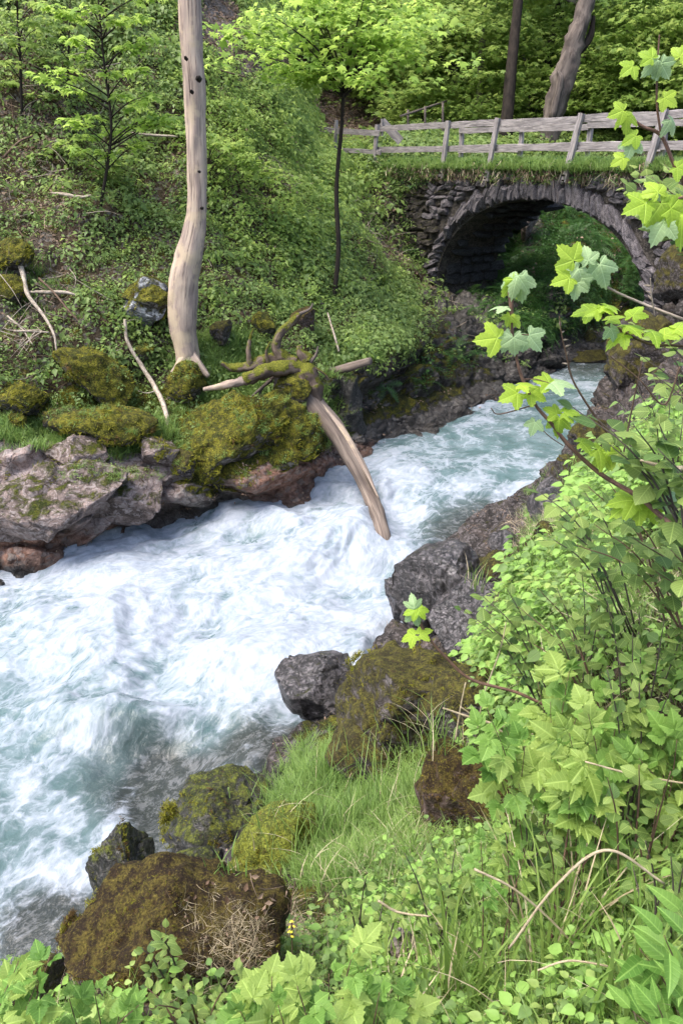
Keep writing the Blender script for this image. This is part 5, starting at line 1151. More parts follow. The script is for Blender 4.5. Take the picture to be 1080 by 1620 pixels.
def put_leaf(parent, o, me, p, d, up, size, name='leaf'):
    d = np.asarray(d, float); d /= np.linalg.norm(d); x = np.cross(d, up); x /= np.linalg.norm(x)+1e-9; z = np.cross(x, d)
    ob = bpy.data.objects.new(name, me); root_col.objects.link(ob); ob.parent = parent; R = np.stack([x, d, z], -1)*size; q = p-o
    ob.matrix_basis = Matrix([[*R[0], q[0]], [*R[1], q[1]], [*R[2], q[2]], [0, 0, 0, 1]]); return ob
def ground_below(p):
    e = (NEAR.G[..., 0]-p[0])**2+(NEAR.G[..., 1]-p[1])**2; k = np.unravel_index(np.argmin(e), e.shape); return NEAR.G[k].copy()
def on_near(px, py): return NEAR.hit(px, py)[0]

def bush(label, base, tips, leaves, size, seed, cat='shrub', name='shrub', group=None, nleaf=8, mat='twig', r0=.0042, spread=.5, tilt=.65, facing=.55, sag=.1, start=.3):
    """stems rise from the base to the tips, leaves in pairs along them; tips are world points"""
    r = np.random.default_rng(seed); base = np.asarray(base, float); o = base; t = thing(name, label, cat, o, group); mb = MB()
    for tip in tips:
        st = base + np.r_[r.normal(size=2)*.04, -.02]; mid = st*.45+tip*.55+np.array([0, 0, .12*np.linalg.norm(tip-st)+.01]); C = catmull([st, mid, tip], 24)
        V, F, uv = tube([st, mid, tip], [r0, r0*.75, r0*.35], 5, 14); mb.add(V, F, uv); T = np.gradient(C, axis=0); T /= np.linalg.norm(T, axis=1)[:, None]
        for k in range(nleaf):
            f = start+(1-start)*(k+.5)/nleaf; i = min(23, int(f*23)); side = 1 if k % 2 else -1; hx = np.cross(T[i], [0, 0, 1.0]); hx /= np.linalg.norm(hx)+1e-9
            d = hx*side*(1-.35*f)+T[i]*(.35+.9*(f > .9))+r.normal(size=3)*.28; d[2] -= sag; c = C[i]; tc = EYEV-c; tc /= np.linalg.norm(tc)
            up = np.array([0, 0, 1.0])*tilt+tc*(1-tilt)+r.normal(size=3)*.22; s = size*r.uniform(.65, 1.2)*(1-.25*(f > .93))
            put_leaf(t, o, leaves[r.integers(len(leaves))], c+d/np.linalg.norm(d)*s*.2, d, up, s)
    link('stems', mb.mesh('stems', M[mat], o), t); return t

# ------------------------------------------------------------------ ground cover of the near bank (uncountable)
inn = ((PXn > -200) & (PXn < 1800) & (PYn > 500) & (PYn < 2100)).astype(float)
lim_y = np.interp(PXn, [-200, 0, 60, 120, 200, 440, 520, 600, 700, 780, 860, 940, 1100], [1500, 1500, 1560, 1600, 1590, 1500, 1440, 1400, 1330, 1010, 880, 790, 700])
nd = inn*sstep(-30, 50, PYn+fbm(near*2, 3)*40-lim_y)*sstep(.35, .7, hn)
nd *= 1-.8*blob(PXn, PYn, 745, 1260, 85, 95, .3)
nd *= .25+.75*sstep(-.35, .35, fbm(near*2.3+7, 3)); nd *= 1-.75*blob(PXn, PYn, 1040, 930, 80, 60, .6); nd *= 1-.5*blob(PXn, PYn, 900, 850, 70, 70, .6)
dist_w = 1/np.clip(Dn, .9, 6)**1.0
def tall(name, mat, seed, nl, size, h):
    r = np.random.default_rng(seed); mb = MB(); Lv, Lf, Lu = leaflet(1, .7, 5, fold=.1, droop=.2)
    for q in range(nl):
        az = r.random()*6.28; d = np.array([math.cos(az), math.sin(az), 0]); b = d*r.random()*.06; hh = h*r.uniform(.3, 1.1); c = b+d*hh*.35+np.array([0, 0, hh]); 
        V, F, uv = tube([b, b*.5+c*.5+np.array([0, 0, .01]), c], [.0016, .0013, .0008], 3, 4, cap=False); mb.add(V, F, lv=.2)
        Fm = frames(d+np.array([0, 0, r.normal()*.3-.1]), np.array([0, 0, 1.])+r.normal(size=3)*.35); batch(mb, Lv, Lf, Fm[None]*size*r.uniform(.6, 1.2), c[None], lv=r.random(1))
    return mb.mesh(name, mat)
nk = [tall('herb', M['leaf_round' if k % 2 else 'leaf_round_dark'], 640+k, 12, .028+.008*(k % 3), .09+.04*(k % 3)) for k in range(5)]+[tall('herb', M['leaf_rasp'], 650+k, 9, .045, .14) for k in range(3)]
p, nr, ii, jj = NEAR.sample(8200, nd*dist_w, 31)
scatter('undergrowth', p, eulers(nr, r1, .25, .15), r1.uniform(.5, 1.5, 8200)*np.clip(p[:, 1]/4, .8, 2.0), nk)['label'] = 'small leafy herbs filling the near bank'
ng_ = [grass_tuft('tuft', M['grass'], 660+k, 16, .20, .03, .8, .0028, 5) for k in range(4)]
sg = [grass_tuft('dry_tuft', M['straw'], 670+k, 9, .18, .05, 1.3, .0016, 5) for k in range(3)]
gd = inn*sstep(.35, .7, hn)*(.12*nd+1.2*blob(PXn, PYn, 560, 1300, 120, 110, .4)+.5*blob(PXn, PYn, 860, 1450, 160, 160, .6)+.25*blob(PXn, PYn, 900, 830, 60, 60, .5)+.3*blob(PXn, PYn, 960, 960, 90, 60, .5)+.3*blob(PXn, PYn, 640, 1180, 90, 40, .5))
p, nr, ii, jj = NEAR.sample(3400, gd*dist_w, 32); scatter('bank_grass', p, eulers(nr, r1, .3, .2), r1.uniform(.6, 1.3, 3400), ng_)['label'] = 'fine grass growing on the near bank'
gd = inn*sstep(.35, .7, hn)*(.25*nd+blob(PXn, PYn, 370, 1530, 110, 90, .5)+.7*blob(PXn, PYn, 620, 1370, 90, 60, .5)+.5*blob(PXn, PYn, 1040, 930, 70, 70, .5)+.3*blob(PXn, PYn, 880, 850, 60, 40, .5))
p, nr, ii, jj = NEAR.sample(1300, gd*dist_w, 33); scatter('dry_grass', p+nr*.02, eulers(nr, r1, .7, .3), r1.uniform(.5, 1.2, 1300), sg)['label'] = 'straw coloured dead grass on the near bank'
p, nr, ii, jj = NEAR.sample(2600, inn*(.3*nd+blob(PXn, PYn, 300, 1480, 170, 90, .5)+.3)*sstep(.3, .6, hn)*dist_w, 34); scatter('bank_litter', p+nr*.01, eulers(nr, r1, .9, .2), r1.uniform(.2, .45, 2600), lits)['label'] = 'dead leaves and bits on the near bank'

# things lying on boulders need the boulders' own surfaces: drop points by ray
from mathutils.bvhtree import BVHTree
bpy.context.view_layer.update(); bv, bf, nb_ = [], [], 0
for ob in [q for q in root_col.objects if q.type == 'MESH' and (q.get('category') == 'boulder' or q.name in ('hillside', 'bank_ground'))]:
    c = np.empty(len(ob.data.vertices)*3, np.float32); ob.data.vertices.foreach_get('co', c); c = c.reshape(-1, 3); mw = np.array(ob.matrix_world); c = c@mw[:3, :3].T+mw[:3, 3]
    l = np.empty(len(ob.data.loops), np.int32); ob.data.loops.foreach_get('vertex_index', l); k = 4 if ob.name in ('hillside', 'bank_ground') else 3
    f = l.reshape(-1, k)+nb_; f = f if k == 3 else np.concatenate([f[:, :3], f[:, [0, 2, 3]]]); bv.append(c); bf.append(f); nb_ += len(c)
BV = BVHTree.FromPolygons(np.concatenate(bv).tolist(), np.concatenate(bf).tolist(), all_triangles=True); del bv, bf
def drop(px, py, default_Y=None):
    u = (810-py)/FPX; d = Vector(((px-540)/FPX, CP+u*SP, -SP+u*CP)).normalized()
    loc, nrm, idx, ds = BV.ray_cast(Vector((0, 0, EYE))+d*.3, d)
    if loc is None: return P(px, py, default_Y or 3.0), np.array([0, 0, 1.0])
    nrm = np.array(nrm); return np.array(loc), (nrm if nrm@np.array(d) < 0 else -nrm)
# straw and cones of dry moss on the brown mound: small tufts dropped on it
mp, mn_ = [], []
rs = np.random.default_rng(35)
for k in range(170):
    px, py = rs.normal(365, 42), rs.normal(1500, 42); q, nn = drop(px, py)
    if q[1] < 4.5: mp.append(q); mn_.append(nn)
scatter('straw_strewn', np.array(mp), eulers(np.array(mn_)*.35+rs.normal(size=(len(mn_), 3))*np.array([1, 1, .1]), rs, 1.0, .1), rs.uniform(.25, .6, len(mp)), sg+sg+lits[:1])['label'] = 'loose straw strewn over the brown moss mound'

hp, hn_, hi = [], [], []
for k in range(2600):
    px, py = rs.uniform(-10, 600), rs.uniform(540, 760); q, nn = drop(px, py)
    if 11 < q[1] < 18 and nn[2] > .35 and q[2]-water_z(q[1]) > .7 and perlin(q*1.1) > -.12+.25*(px < 240 and py > 690): hp.append(q); hn_.append(nn); hi.append(int(rs.integers(0, 10)) if rs.random() < .45 else 6+int(rs.integers(0, 4)))
scatter('ledge_herbs', np.array(hp), eulers(np.array(hn_), rs, .7, .3), rs.uniform(.22, .6, len(hp)), cov_protos+[grass_tuft('tuft', M['grass'], 690+k, 14, .22, .04, .9, .005) for k in range(4)], np.array(hi))['label'] = 'little herbs and grass blades growing on the mossy ledges'
# dead roots and straw hanging from the edge of the deck
nh = 1500; s_ = rs.uniform(-1.5, 14, nh); q = BO + ex*s_[:, None] + en*rs.uniform(-.2, -.05, nh)[:, None] + ez*(DECK-rs.uniform(0, .38, nh))[:, None]
scatter('hanging_roots', q, np.c_[rs.uniform(2.2, 3.9, nh), rs.uniform(-.5, .5, nh), rs.random(nh)*6.28], rs.uniform(.6, 1.6, nh), [grass_tuft('roots', M['straw' if k else 'litter'], 695+k, 8, .2, .06, .5, .006, 4) for k in range(2)]+[grass_tuft('roots', M['litter'], 698, 8, .22, .06, .5, .008, 4), cov_protos[0], hang[1]])['label'] = 'dead roots and moss hanging over the edge of the bridge deck'

# cushions of moss standing on the boulders
M['moss_tuft'] = leaf_mat('moss_tuft', (0.06, 0.065, 0.01), (0.25, 0.24, 0.03), trans=.2, rough=.9, spec=.1); M['moss_brown'] = leaf_mat('moss_brown', (0.03, 0.018, 0.009), (0.13, 0.085, 0.03), trans=.15, rough=.9, spec=.1)
mk_ = [grass_tuft('moss', M['moss_tuft' if k < 3 else 'moss_brown'], 680+k, 26, .020, .009, .9, .0016, 2) for k in range(5)]
def moss_on(regions, seed, brown, dmax=99, smin=.7, smax=1.5, nz=.15, thr=-.1, nsc=4):
    r = np.random.default_rng(seed); Q, NN, I, S_ = [], [], [], []
    for (cx, cy, rx, ry, n_) in regions:
        for k in range(n_):
            a = r.random()*6.283; q_ = math.sqrt(r.random()); q, nn = drop(cx+rx*q_*math.cos(a), cy+ry*q_*math.sin(a))
            if nn[2] > nz and q[1] < dmax and q[2]-water_z(q[1]) > .15 and perlin(q*nsc+seed) > thr: Q.append(q); NN.append(nn); I.append(3+int(r.integers(2)) if r.random() < brown else int(r.integers(3))); S_.append(r.uniform(smin, smax))
    Q = np.array(Q); return Q, eulers(np.array(NN), r, .95, .15), np.array(S_)*np.clip(project(Q)[2]/4, .8, 3.2), np.array(I)
a_ = moss_on([(268, 1490, 175, 105, 4200), (740, 1260, 75, 85, 1300), (790, 1280, 60, 60, 500)], 41, .72, 5.5, thr=-.35); b_ = moss_on([(338, 1300, 85, 75, 1100), (197, 1385, 55, 85, 700), (425, 1335, 80, 70, 1200), (640, 1110, 130, 100, 1700), (740, 1110, 80, 60, 500)], 42, .2, 12, thr=-.02)
c_ = moss_on([(345, 690, 130, 80, 2600), (150, 600, 75, 50, 1100), (170, 665, 85, 30, 900), (30, 630, 60, 45, 600), (300, 600, 40, 45, 400), (232, 475, 45, 25, 400), (18, 430, 35, 50, 400), (120, 730, 150, 40, 700), (430, 680, 80, 60, 900)], 43, .1, 20, 1.0, 2.0, .25, -.05, 2.5)
scatter('moss', *[np.concatenate([u, v_, w_]) for u, v_, w_ in zip(a_[:3], b_[:3], c_[:3])], mk_, np.concatenate([a_[3], b_[3], c_[3]]))['label'] = 'cushions of mustard and brown moss on the boulders'
# foam collars where the water meets rocks and banks
rv = bpy.data.objects['river'].data; fa_ = np.empty(nS*nT, np.float32); rv.attributes['foam'].data.foreach_get('value', fa_); XY = np.stack([RX.ravel(), RY.ravel()], -1)
dmin = np.full(len(XY), 9.0)
for pl in (catmull(wl_p, 260), catmull(wr_p, 260)):
    for q in pl[:, :2]: dmin = np.minimum(dmin, (XY[:, 0]-q[0])**2+(XY[:, 1]-q[1])**2)
add = .30*np.exp(-dmin/.12)
for ob in root_col.objects:
    if ob.get('category') == 'boulder' and ob.location.y < 14 and ob.location.z < water_z(ob.location.y)+.7 and ob.location.x > -3.5:
        r_ = max(ob.dimensions.x, ob.dimensions.y)*.5; d_ = np.hypot(XY[:, 0]-ob.location.x, XY[:, 1]-ob.location.y); add = np.maximum(add, .55*np.exp(-((d_-r_-.05)/.16)**2))
fa_ += add*(.6+.8*fbm(np.c_[XY*2.4, 0*XY[:, 0]], 3)).clip(0, 2); rv.attributes['foam'].data.foreach_set('value', fa_.astype(np.float32))
# greenery draped over the outer end of the abutment wall
nw = 900; s_ = -1.2+5.0*rs.random(nw)**1.5; zz = -.25-3.2*rs.random(nw); keep = fbm(np.stack([s_*.9, zz*.9, 0*s_], -1), 3)+(1.9-s_)*.35 > -.05
s_ = s_[keep]; zz = zz[keep]; q = BO+ex*s_[:, None]-en*rs.uniform(.12, .35, len(s_))[:, None]+ez*zz[:, None]
scatter('wall_drape', q, np.c_[rs.uniform(-.5, .9, len(q)), rs.uniform(-.4, .4, len(q)), rs.random(len(q))*6.28], rs.uniform(.6, 1.5, len(q)), cov_protos+hang+[sg[0]])['label'] = 'moss and small plants draped on the bridge abutment'

# ------------------------------------------------------------------ grass clumps one can tell apart
GG = 'grass clumps on the near bank'
def clump(label, px, py, h_px, w_px, seed, n_=60, dry=0, lean=.6, w=.003, mat='grass'):
    q, nn = drop(px, py); d = project(q)[2]; h = h_px/FPX*d; sp = w_px/FPX*d*.35; o = thing('grass_clump', label, 'grass clump', q, GG)
    link('blades', grass_tuft('blades', M[mat], seed, n_, h, sp, lean, w, 7), o)
    if dry: link('dry_blades', grass_tuft('dry_blades', M['straw'], seed+1, dry, h*.9, sp, lean*1.2, w*.7, 6), o)
for k, a in enumerate([('thick grass clump hanging beside the bright moss slab', 480, 1330, 110, 110, 70, 8), ('tallest clump of the grass patch between rocks and mound', 560, 1330, 130, 130, 110, 14), ('grass clump under the big mossy rock mass', 500, 1265, 85, 80, 60, 4), ('grass clump growing against the furred brown rock', 640, 1290, 110, 110, 90, 10), ('grass clump between the mossy rock mass and the dry stems', 620, 1210, 90, 80, 60, 4), ('grass clump at the lower end of the grass patch', 520, 1410, 90, 100, 60, 20), ('grass clump with dry stems above the furred brown rock', 690, 1180, 90, 70, 45, 14), ('little grass clump on top of the square mossy boulder', 420, 1270, 45, 40, 26, 0), ('little grass clump on the rock beside the brown mound', 355, 1385, 40, 40, 24, 3), ('yellowish tuft on the black jutting ledge', 752, 930, 50, 30, 20, 8), ('pale tuft at the foot of the ledge stones', 855, 865, 40, 46, 24, 12), ('tuft of sedge behind the round-leaved shrub by the ledge', 910, 760, 60, 45, 26, 4)]):
    clump(a[0], a[1], a[2]-4, a[3], a[4], 700+k*3, a[5], a[6], .55, .0036 if a[2] > 1150 else .005)
for k, a in enumerate([('long-bladed grass clump in the middle of the bottom grass', 870, 1560, 360, 70, 34, 5), ('tall long-bladed clump beside the bent straw stem', 940, 1500, 320, 80, 34, 6), ('long-bladed clump leaning from the bottom edge', 760, 1610, 260, 120, 40, 6), ('long-bladed clump near the lower corner', 1010, 1600, 300, 110, 34, 5), ('sprawling grass clump just right of the raspberry leaves', 700, 1600, 190, 130, 40, 8), ('thin long clump under the herb layer by the raspberries', 820, 1420, 200, 60, 26, 4), ('sparse blades between the stones at the bottom', 640, 1560, 130, 90, 30, 8)]):
    clump(a[0], a[1], a[2], a[3], a[4], 750+k*3, int(a[5]*1.4), a[6]+6, .42, .006, 'grass_long')

# ------------------------------------------------------------------ shrubs and brambles of the near bank
def PT(px, py, Y): return P(px, py, Y)
SG = 'round-leaved shrubs on the near bank'
shrubs = [
 ('round-leaved shrub hugging the dark rock above the green water', (1010, 760), 5.2, [(960, 700), (990, 680), (1020, 690), (975, 735), (1040, 670)], .08),
 ('round-leaved shrub filling the frame edge below the gorge rock', (1120, 700), 4.2, [(1030, 640), (1060, 620), (1045, 680), (1080, 650)], .08),
 ('round-leaved shrub reaching over the rock with the budding maple twig', (900, 1000), 3.1, [(725, 960), (760, 940), (770, 985), (800, 930), (790, 1000)], .075),
 ('round-leaved shrub just above the raspberry leaves, second row', (960, 1060), 3.0, [(820, 960), (850, 930), (870, 985), (830, 1010), (900, 1000)], .07),
 ('round-leaved shrub covering the bank below the curved maple stem', (1010, 980), 3.2, [(880, 930), (920, 905), (900, 960), (950, 950), (975, 900)], .07),
 ('round-leaved shrub beside the ledge stones with a thin bare stem', (930, 900), 3.0, [(870, 800), (850, 775), (900, 790), (885, 830), (925, 780), (870, 850)], .078),
 ('round-leaved shrub in the crook of the curved maple stem', (1010, 880), 2.7, [(930, 770), (960, 760), (940, 830), (985, 800), (905, 860)], .07),
 ('bright shrub with leaf pairs before the grey gorge rock', (1150, 850), 2.3, [(900, 640), (940, 660), (960, 700), (1000, 670), (1040, 665)], .082),
 ('shrub spilling in from the frame edge under the pale stick', (1180, 900), 2.2, [(1000, 730), (1040, 710), (1020, 770), (1070, 745)], .08),
 ('dense round-leaved shrub at the frame edge level with the ledge', (1160, 1000), 2.5, [(1000, 850), (1040, 820), (1060, 870), (1030, 900), (1080, 900)], .068),
 ('small-leaved shrub under the dense one at the frame edge', (1130, 1080), 2.6, [(960, 950), (1010, 960), (1050, 980), (1000, 1000), (1075, 1010)], .055),
 ('shrub with small leaves between raspberry and the frame edge', (1120, 1200), 2.3, [(960, 1060), (1010, 1080), (1060, 1090), (1040, 1140), (980, 1110)], .055),
 ('low shrub with yellow-green leaves at the mid frame edge', (1100, 1350), 2.0, [(960, 1230), (1010, 1210), (1060, 1220), (1040, 1270), (990, 1290), (1075, 1300)], .048),
 ('low round-leaved plant beside the furred brown rock', (860, 1370), 2.3, [(790, 1290), (820, 1240), (850, 1300), (800, 1340), (880, 1290)], .05),
 ('low round-leaved plant beneath the furred brown rock', (720, 1440), 2.3, [(640, 1350), (680, 1330), (720, 1340), (690, 1390), (760, 1360)], .05),
 ('low plant with pale round leaves over the bent straw', (930, 1400), 2.0, [(860, 1320), (900, 1300), (930, 1330), (880, 1360), (960, 1320)], .045),
 ('low round-leaved plant below the grass patch', (600, 1470), 2.3, [(540, 1400), (580, 1385), (610, 1410), (560, 1440), (640, 1420)], .045),
 ('trailing round-leaved sprig climbing on the brown mound', (290, 1590), 1.9, [(225, 1500), (255, 1485), (280, 1495), (240, 1530), (262, 1468)], .040),
 ('low herb with round leaves at the foot of the mound', (340, 1640), 1.7, [(290, 1560), (320, 1580), (250, 1590), (350, 1570), (230, 1560)], .038),
 ('leafy herb between mound and raspberry leaves at the bottom', (420, 1590), 1.8, [(370, 1530), (400, 1540), (340, 1545), (430, 1520)], .035),
 ('shrub with fresh leaves at the frame edge above the lower corner', (1140, 1450), 1.7, [(1020, 1330), (1060, 1350), (1000, 1370), (1050, 1400), (1080, 1370)], .045),
 ('leafy shrub hiding the end of the arch beside the frame', (1200, 560), 3.4, [(1000, 300), (1030, 280), (1060, 330), (1010, 340), (1075, 300), (1050, 260), (985, 285)], .075),
 ('fine bright leaves tumbling over the end of the arch by the frame edge', (1110, 420), 3.6, [(1000, 300), (970, 290), (1020, 330), (1045, 290), (1060, 350), (1000, 265), (1030, 370), (1075, 300), (1015, 285)], .058),
 ('small-leaved spray above the gorge rock at the frame edge', (1180, 640), 3.2, [(1000, 510), (1040, 525), (1010, 560), (1060, 545), (1030, 590), (1075, 510)], .06),
]
for k, (lb, (bx, by), Yc, tips, sz) in enumerate(shrubs):
    tp = [P(a, b, Yc*random.uniform(.93, 1.07)) for a, b in tips]; bs = P(bx, by, Yc); g = ground_below(bs)
    mt = np.mean(tp, 0); g2 = ground_below(mt*.75+bs*.25); g = g2 if g2[2] > mt[2]-1.3 else mt+np.array([.35, -.1, -.55])
    if 'arch' in lb: g = bs; mt = bs+np.array([0, 0, 1.0])
    bush(lb, g if g[2] < mt[2]-.08 else mt-np.array([0, 0, .15]), tp, RL, sz, 800+k, 'shrub', 'shrub', SG, nleaf=11, start=.12 if np.linalg.norm(tp[0]-g) < .8 else .55, mat='twig_red' if k % 3 == 0 else 'bark_pale')
RG = 'raspberry plants with toothed leaflets on the near bank'
rasps = [
 ('raspberry cane at the top of the toothed-leaf patch', (880, 1200), 2.6, [(850, 1080), (900, 1060), (930, 1090), (870, 1110)], .15),
 ('raspberry plant with the largest leaves beside the frame middle', (960, 1290), 2.3, [(930, 1130), (980, 1110), (1010, 1160), (950, 1170), (900, 1160)], .15),
 ('raspberry plant overhanging the furred brown rock', (840, 1290), 2.4, [(770, 1120), (800, 1150), (760, 1160), (830, 1180), (790, 1200)], .13),
 ('raspberry plant in the centre of the toothed-leaf patch', (930, 1330), 2.2, [(880, 1200), (930, 1210), (850, 1230), (960, 1240), (900, 1260)], .14),
 ('raspberry plant reaching to the frame edge', (1080, 1270), 2.2, [(1040, 1130), (1070, 1170), (1010, 1200), (1080, 1220)], .13),
 ('raspberry seedling below the furred brown rock', (800, 1420), 2.0, [(760, 1330), (800, 1320), (830, 1350)], .07),
 ('raspberry plant in the very bottom corner with pleated leaves', (0, 1720), 1.35, [(30, 1520), (60, 1550), (0, 1560), (20, 1600), (80, 1510)], .095),
 ('young raspberry beside the corner one, at the foot of the mound', (160, 1720), 1.4, [(110, 1580), (150, 1570), (190, 1600), (130, 1610), (220, 1590)], .075),
 ('raspberry plant at the bottom centre with a reddish bud leaf', (520, 1740), 1.35, [(470, 1560), (520, 1540), (560, 1500), (600, 1570), (440, 1590), (580, 1530)], .10),
 ('broad raspberry leaves just left of the reddish bud plant', (430, 1740), 1.4, [(400, 1570), (430, 1545), (380, 1600), (460, 1600)], .10),
 ('raspberry shoots between the bottom stones and the grass', (620, 1720), 1.4, [(600, 1600), (650, 1590), (570, 1600), (630, 1560)], .085),
 ('lance-leaved plant in the lower corner at the frame edge', (1100, 1680), 1.35, [(1050, 1480), (1080, 1440), (1010, 1500), (1040, 1560), (1075, 1530)], .10),
 ('lance-leaved plant at the very lower corner', (1090, 1740), 1.2, [(1040, 1590), (1080, 1580), (1000, 1600)], .09),
]
LL = []
for k in range(3):
    mb = MB(); V, F, uv = leaflet(1, .42, 9, fold=.12, droop=.15+.1*k, serr=.03, pleat=.004); mb.add(V, F, uv); LL.append(mb.mesh('leaf', M['leaf_rasp']))
for k, (lb, (bx, by), Yc, tips, sz) in enumerate(rasps):
    tp = [P(a, b, Yc*random.uniform(.93, 1.07)) for a, b in tips]; bs = P(bx, by, Yc); g = ground_below(bs)
    if g[2] < bs[2]-1.0 or g[2] > bs[2]: g = bs
    bush(lb, g, tp, LL if 'lance' in lb else RS, sz, 850+k, 'bramble' if 'lance' not in lb else 'plant', 'raspberry_plant' if 'lance' not in lb else 'lance_leaved_plant', RG if 'lance' not in lb else None, nleaf=6, mat='twig_red', r0=.003, sag=.15, start=.5, tilt=.5)

# ------------------------------------------------------------------ the maple in front of the river, leaf by leaf
def stem(t, o, pts, w, mat='twig_red', nm='stem', nse=.06):
    Q = Ppath(pts); d = project(Q[0])[2]; tubeobj(nm, Q, [x*.5/FPX*d for x in w], mat, t, o, 7, len(Q)*8, nse, int(pts[0][0]), nscale=30); return Q
def mleaf(t, o, px, py, Y, L_, ang, tilt, k):
    """px,py: where the stalk meets the blade; L_ blade length in photo pixels; ang: direction in degrees; tilt 0 faces the lens, 1 lies flat"""
    p = P(px, py, Y); d = project(p)[2]; s = .78*L_/FPX*d; a = math.radians(ang); dr = XC*math.cos(a)+UC*math.sin(a); tc = EYEV-p; tc /= np.linalg.norm(tc)
    dr = dr+tc*.25*math.sin(k*2.3+px); up = tc*(1-tilt)+np.array([0, 0, 1.0])*tilt; put_leaf(t, o, ML[k], p, dr, up, s)
Ym = 2.35
o = P(1130, 900, Ym-.25); t = thing('maple_sapling', 'curved maple sapling arching over the river with lime leaves and a drooping tip', 'sapling', o)
stem(t, o, [(1130, 910, Ym-.3), (1080, 850, Ym-.2), (1040, 812, Ym-.1), (1008, 785, Ym-.05), (950, 750, Ym), (900, 705, Ym), (870, 668, Ym), (846, 640, Ym), (826, 600, Ym), (815, 560, Ym), (809, 520, Ym), (808, 480, Ym), (806, 462, Ym)], [11, 10, 9, 8.5, 8, 7, 6, 5.5, 5.5, 5, 5.5, 8, 8])
for a in [(822, 440, 46, -80, .35, 3), (812, 442, 40, -60, .3, 2), (818, 436, 40, -110, .5, 3), (786, 535, 48, 185, .15, 0), (806, 532, 36, -120, .3, 4), (812, 534, 38, -85, .25, 4), (836, 530, 42, -50, .2, 4), (800, 486, 34, 172, .93, 4), (806, 500, 22, -110, .4, 1), (812, 505, 24, -40, .4, 1), (822, 608, 32, 12, .85, 1), (818, 622, 42, 200, .3, 0), (838, 622, 36, -20, .5, 0), (868, 606, 36, 160, .5, 0), (872, 606, 48, 5, .8, 4), (884, 662, 34, -95, .3, 2), (880, 655, 30, 150, .5, 0), (892, 652, 32, 10, .6, 1), (846, 668, 28, -110, .3, 4), (918, 700, 34, 10, .65, 1), (945, 712, 50, -25, .6, 1), (960, 716, 44, -60, .3, 2), (1003, 792, 50, 175, .5, 1), (1010, 790, 60, -160, .5, 1), (1018, 786, 48, 70, .4, 2), (1040, 790, 50, 20, .4, 4), (1000, 800, 36, -120, .3, 4), (1030, 800, 44, -70, .4, 0)]:
    mleaf(t, o, a[0], a[1], Ym-.01*(a[2] % 3), a[2], a[3], a[4], a[5])
stem(t, o, [(846, 640, Ym), (790, 655+0, Ym+.02), (776, 646, Ym)], [2.5, 2, 1.5], nm='twig'); stem(t, o, [(842, 665, Ym), (868, 690, Ym), (890, 705, Ym)], [1.5, 1.5, 1.5], nm='twig')
for (a, b, c, d_) in ((806, 470, 815, 446), (808, 500, 800, 488), (812, 535, 836, 530), (826, 600, 868, 606), (870, 668, 884, 662), (900, 705, 945, 712)): stem(t, o, [(a, b, Ym), ((a+c)/2, (b+d_)/2-3, Ym), (c, d_, Ym)], [2, 1.7, 1.5], nm='stalk')
o = P(1180, 540, 2.5); t = thing('maple_branch', 'thin grey maple branch entering at the arch with a cluster of lime and pale leaves', 'branch', o)
stem(t, o, [(1180, 545, 2.4), (1080, 505, 2.4), (1020, 482, 2.45), (970, 460, 2.45), (940, 440, 2.45), (925, 425, 2.45)], [5.5, 5, 4.5, 4, 3, 2.5], 'twig_pale')
for a in [(906, 412, 44, 135, .1, 0), (914, 425, 40, 230, .3, 3), (948, 418, 48, -70, .25, 3), (930, 412, 34, 100, .5, 4), (900, 440, 40, 195, .3, 0), (912, 448, 34, -100, .25, 4), (920, 440, 30, -60, .3, 4), (945, 490, 30, 200, .4, 0), (950, 486, 34, 20, .8, 1), (960, 484, 34, -10, .8, 0)]: mleaf(t, o, a[0], a[1], 2.42, a[2], a[3], a[4], a[5])
o = P(1180, 580, 2.6); t = thing('maple_branch', 'lower thin maple branch with flat layered leaves crossing before the gorge rock', 'branch', o)
stem(t, o, [(1180, 570, 2.5), (1080, 548, 2.5), (1030, 545, 2.5), (990, 528, 2.5), (960, 508, 2.5), (935, 495, 2.5)], [5, 4.5, 4, 3.5, 3, 2], 'twig')
for a in [(935, 492, 40, 185, .6, 0), (962, 506, 34, 20, .85, 0), (990, 516, 44, 10, .85, 1), (985, 530, 40, 200, .8, 1), (1010, 520, 36, 165, .85, 0), (1030, 525, 44, -10, .8, 1), (1050, 530, 40, 30, .8, 0), (1000, 500, 34, 60, .8, 1), (1070, 520, 40, 5, .7, 0), (965, 520, 30, -60, .7, 4)]: mleaf(t, o, a[0], a[1], 2.47, a[2], a[3], a[4], a[5])
o = P(1180, 420, 1.9); t = thing('maple_branch', 'maple twig with large lime leaves crossing the end of the railing', 'branch', o)
stem(t, o, [(1180, 420, 1.95), (1110, 330, 1.95), (1070, 270, 1.95), (1045, 215, 1.95), (1015, 200, 1.95), (988, 180, 1.95)], [8, 7, 6, 5.5, 5, 4]); stem(t, o, [(1045, 215, 1.95), (1038, 160, 1.95), (1040, 90, 1.95), (1042, 55, 1.95)], [4, 3.5, 3, 2])
for a in [(1045, 100, 52, -60, .2, 4), (1040, 95, 50, 215, .3, 3), (1030, 92, 44, 150, .4, 0), (1000, 105, 48, 215, .3, 0), (985, 175, 46, 200, .2, 0), (990, 180, 44, -90, .2, 2), (1050, 155, 46, -30, .3, 0), (1005, 215, 46, 210, .3, 0), (1000, 225, 50, -110, .2, 4), (985, 250, 40, -150, .3, 0), (1060, 190, 46, -50, .5, 3), (1070, 265, 50, -20, .4, 0), (1075, 90, 50, 60, .3, 0)]: mleaf(t, o, a[0], a[1], 1.93, a[2]*.68, a[3], a[4], a[5])
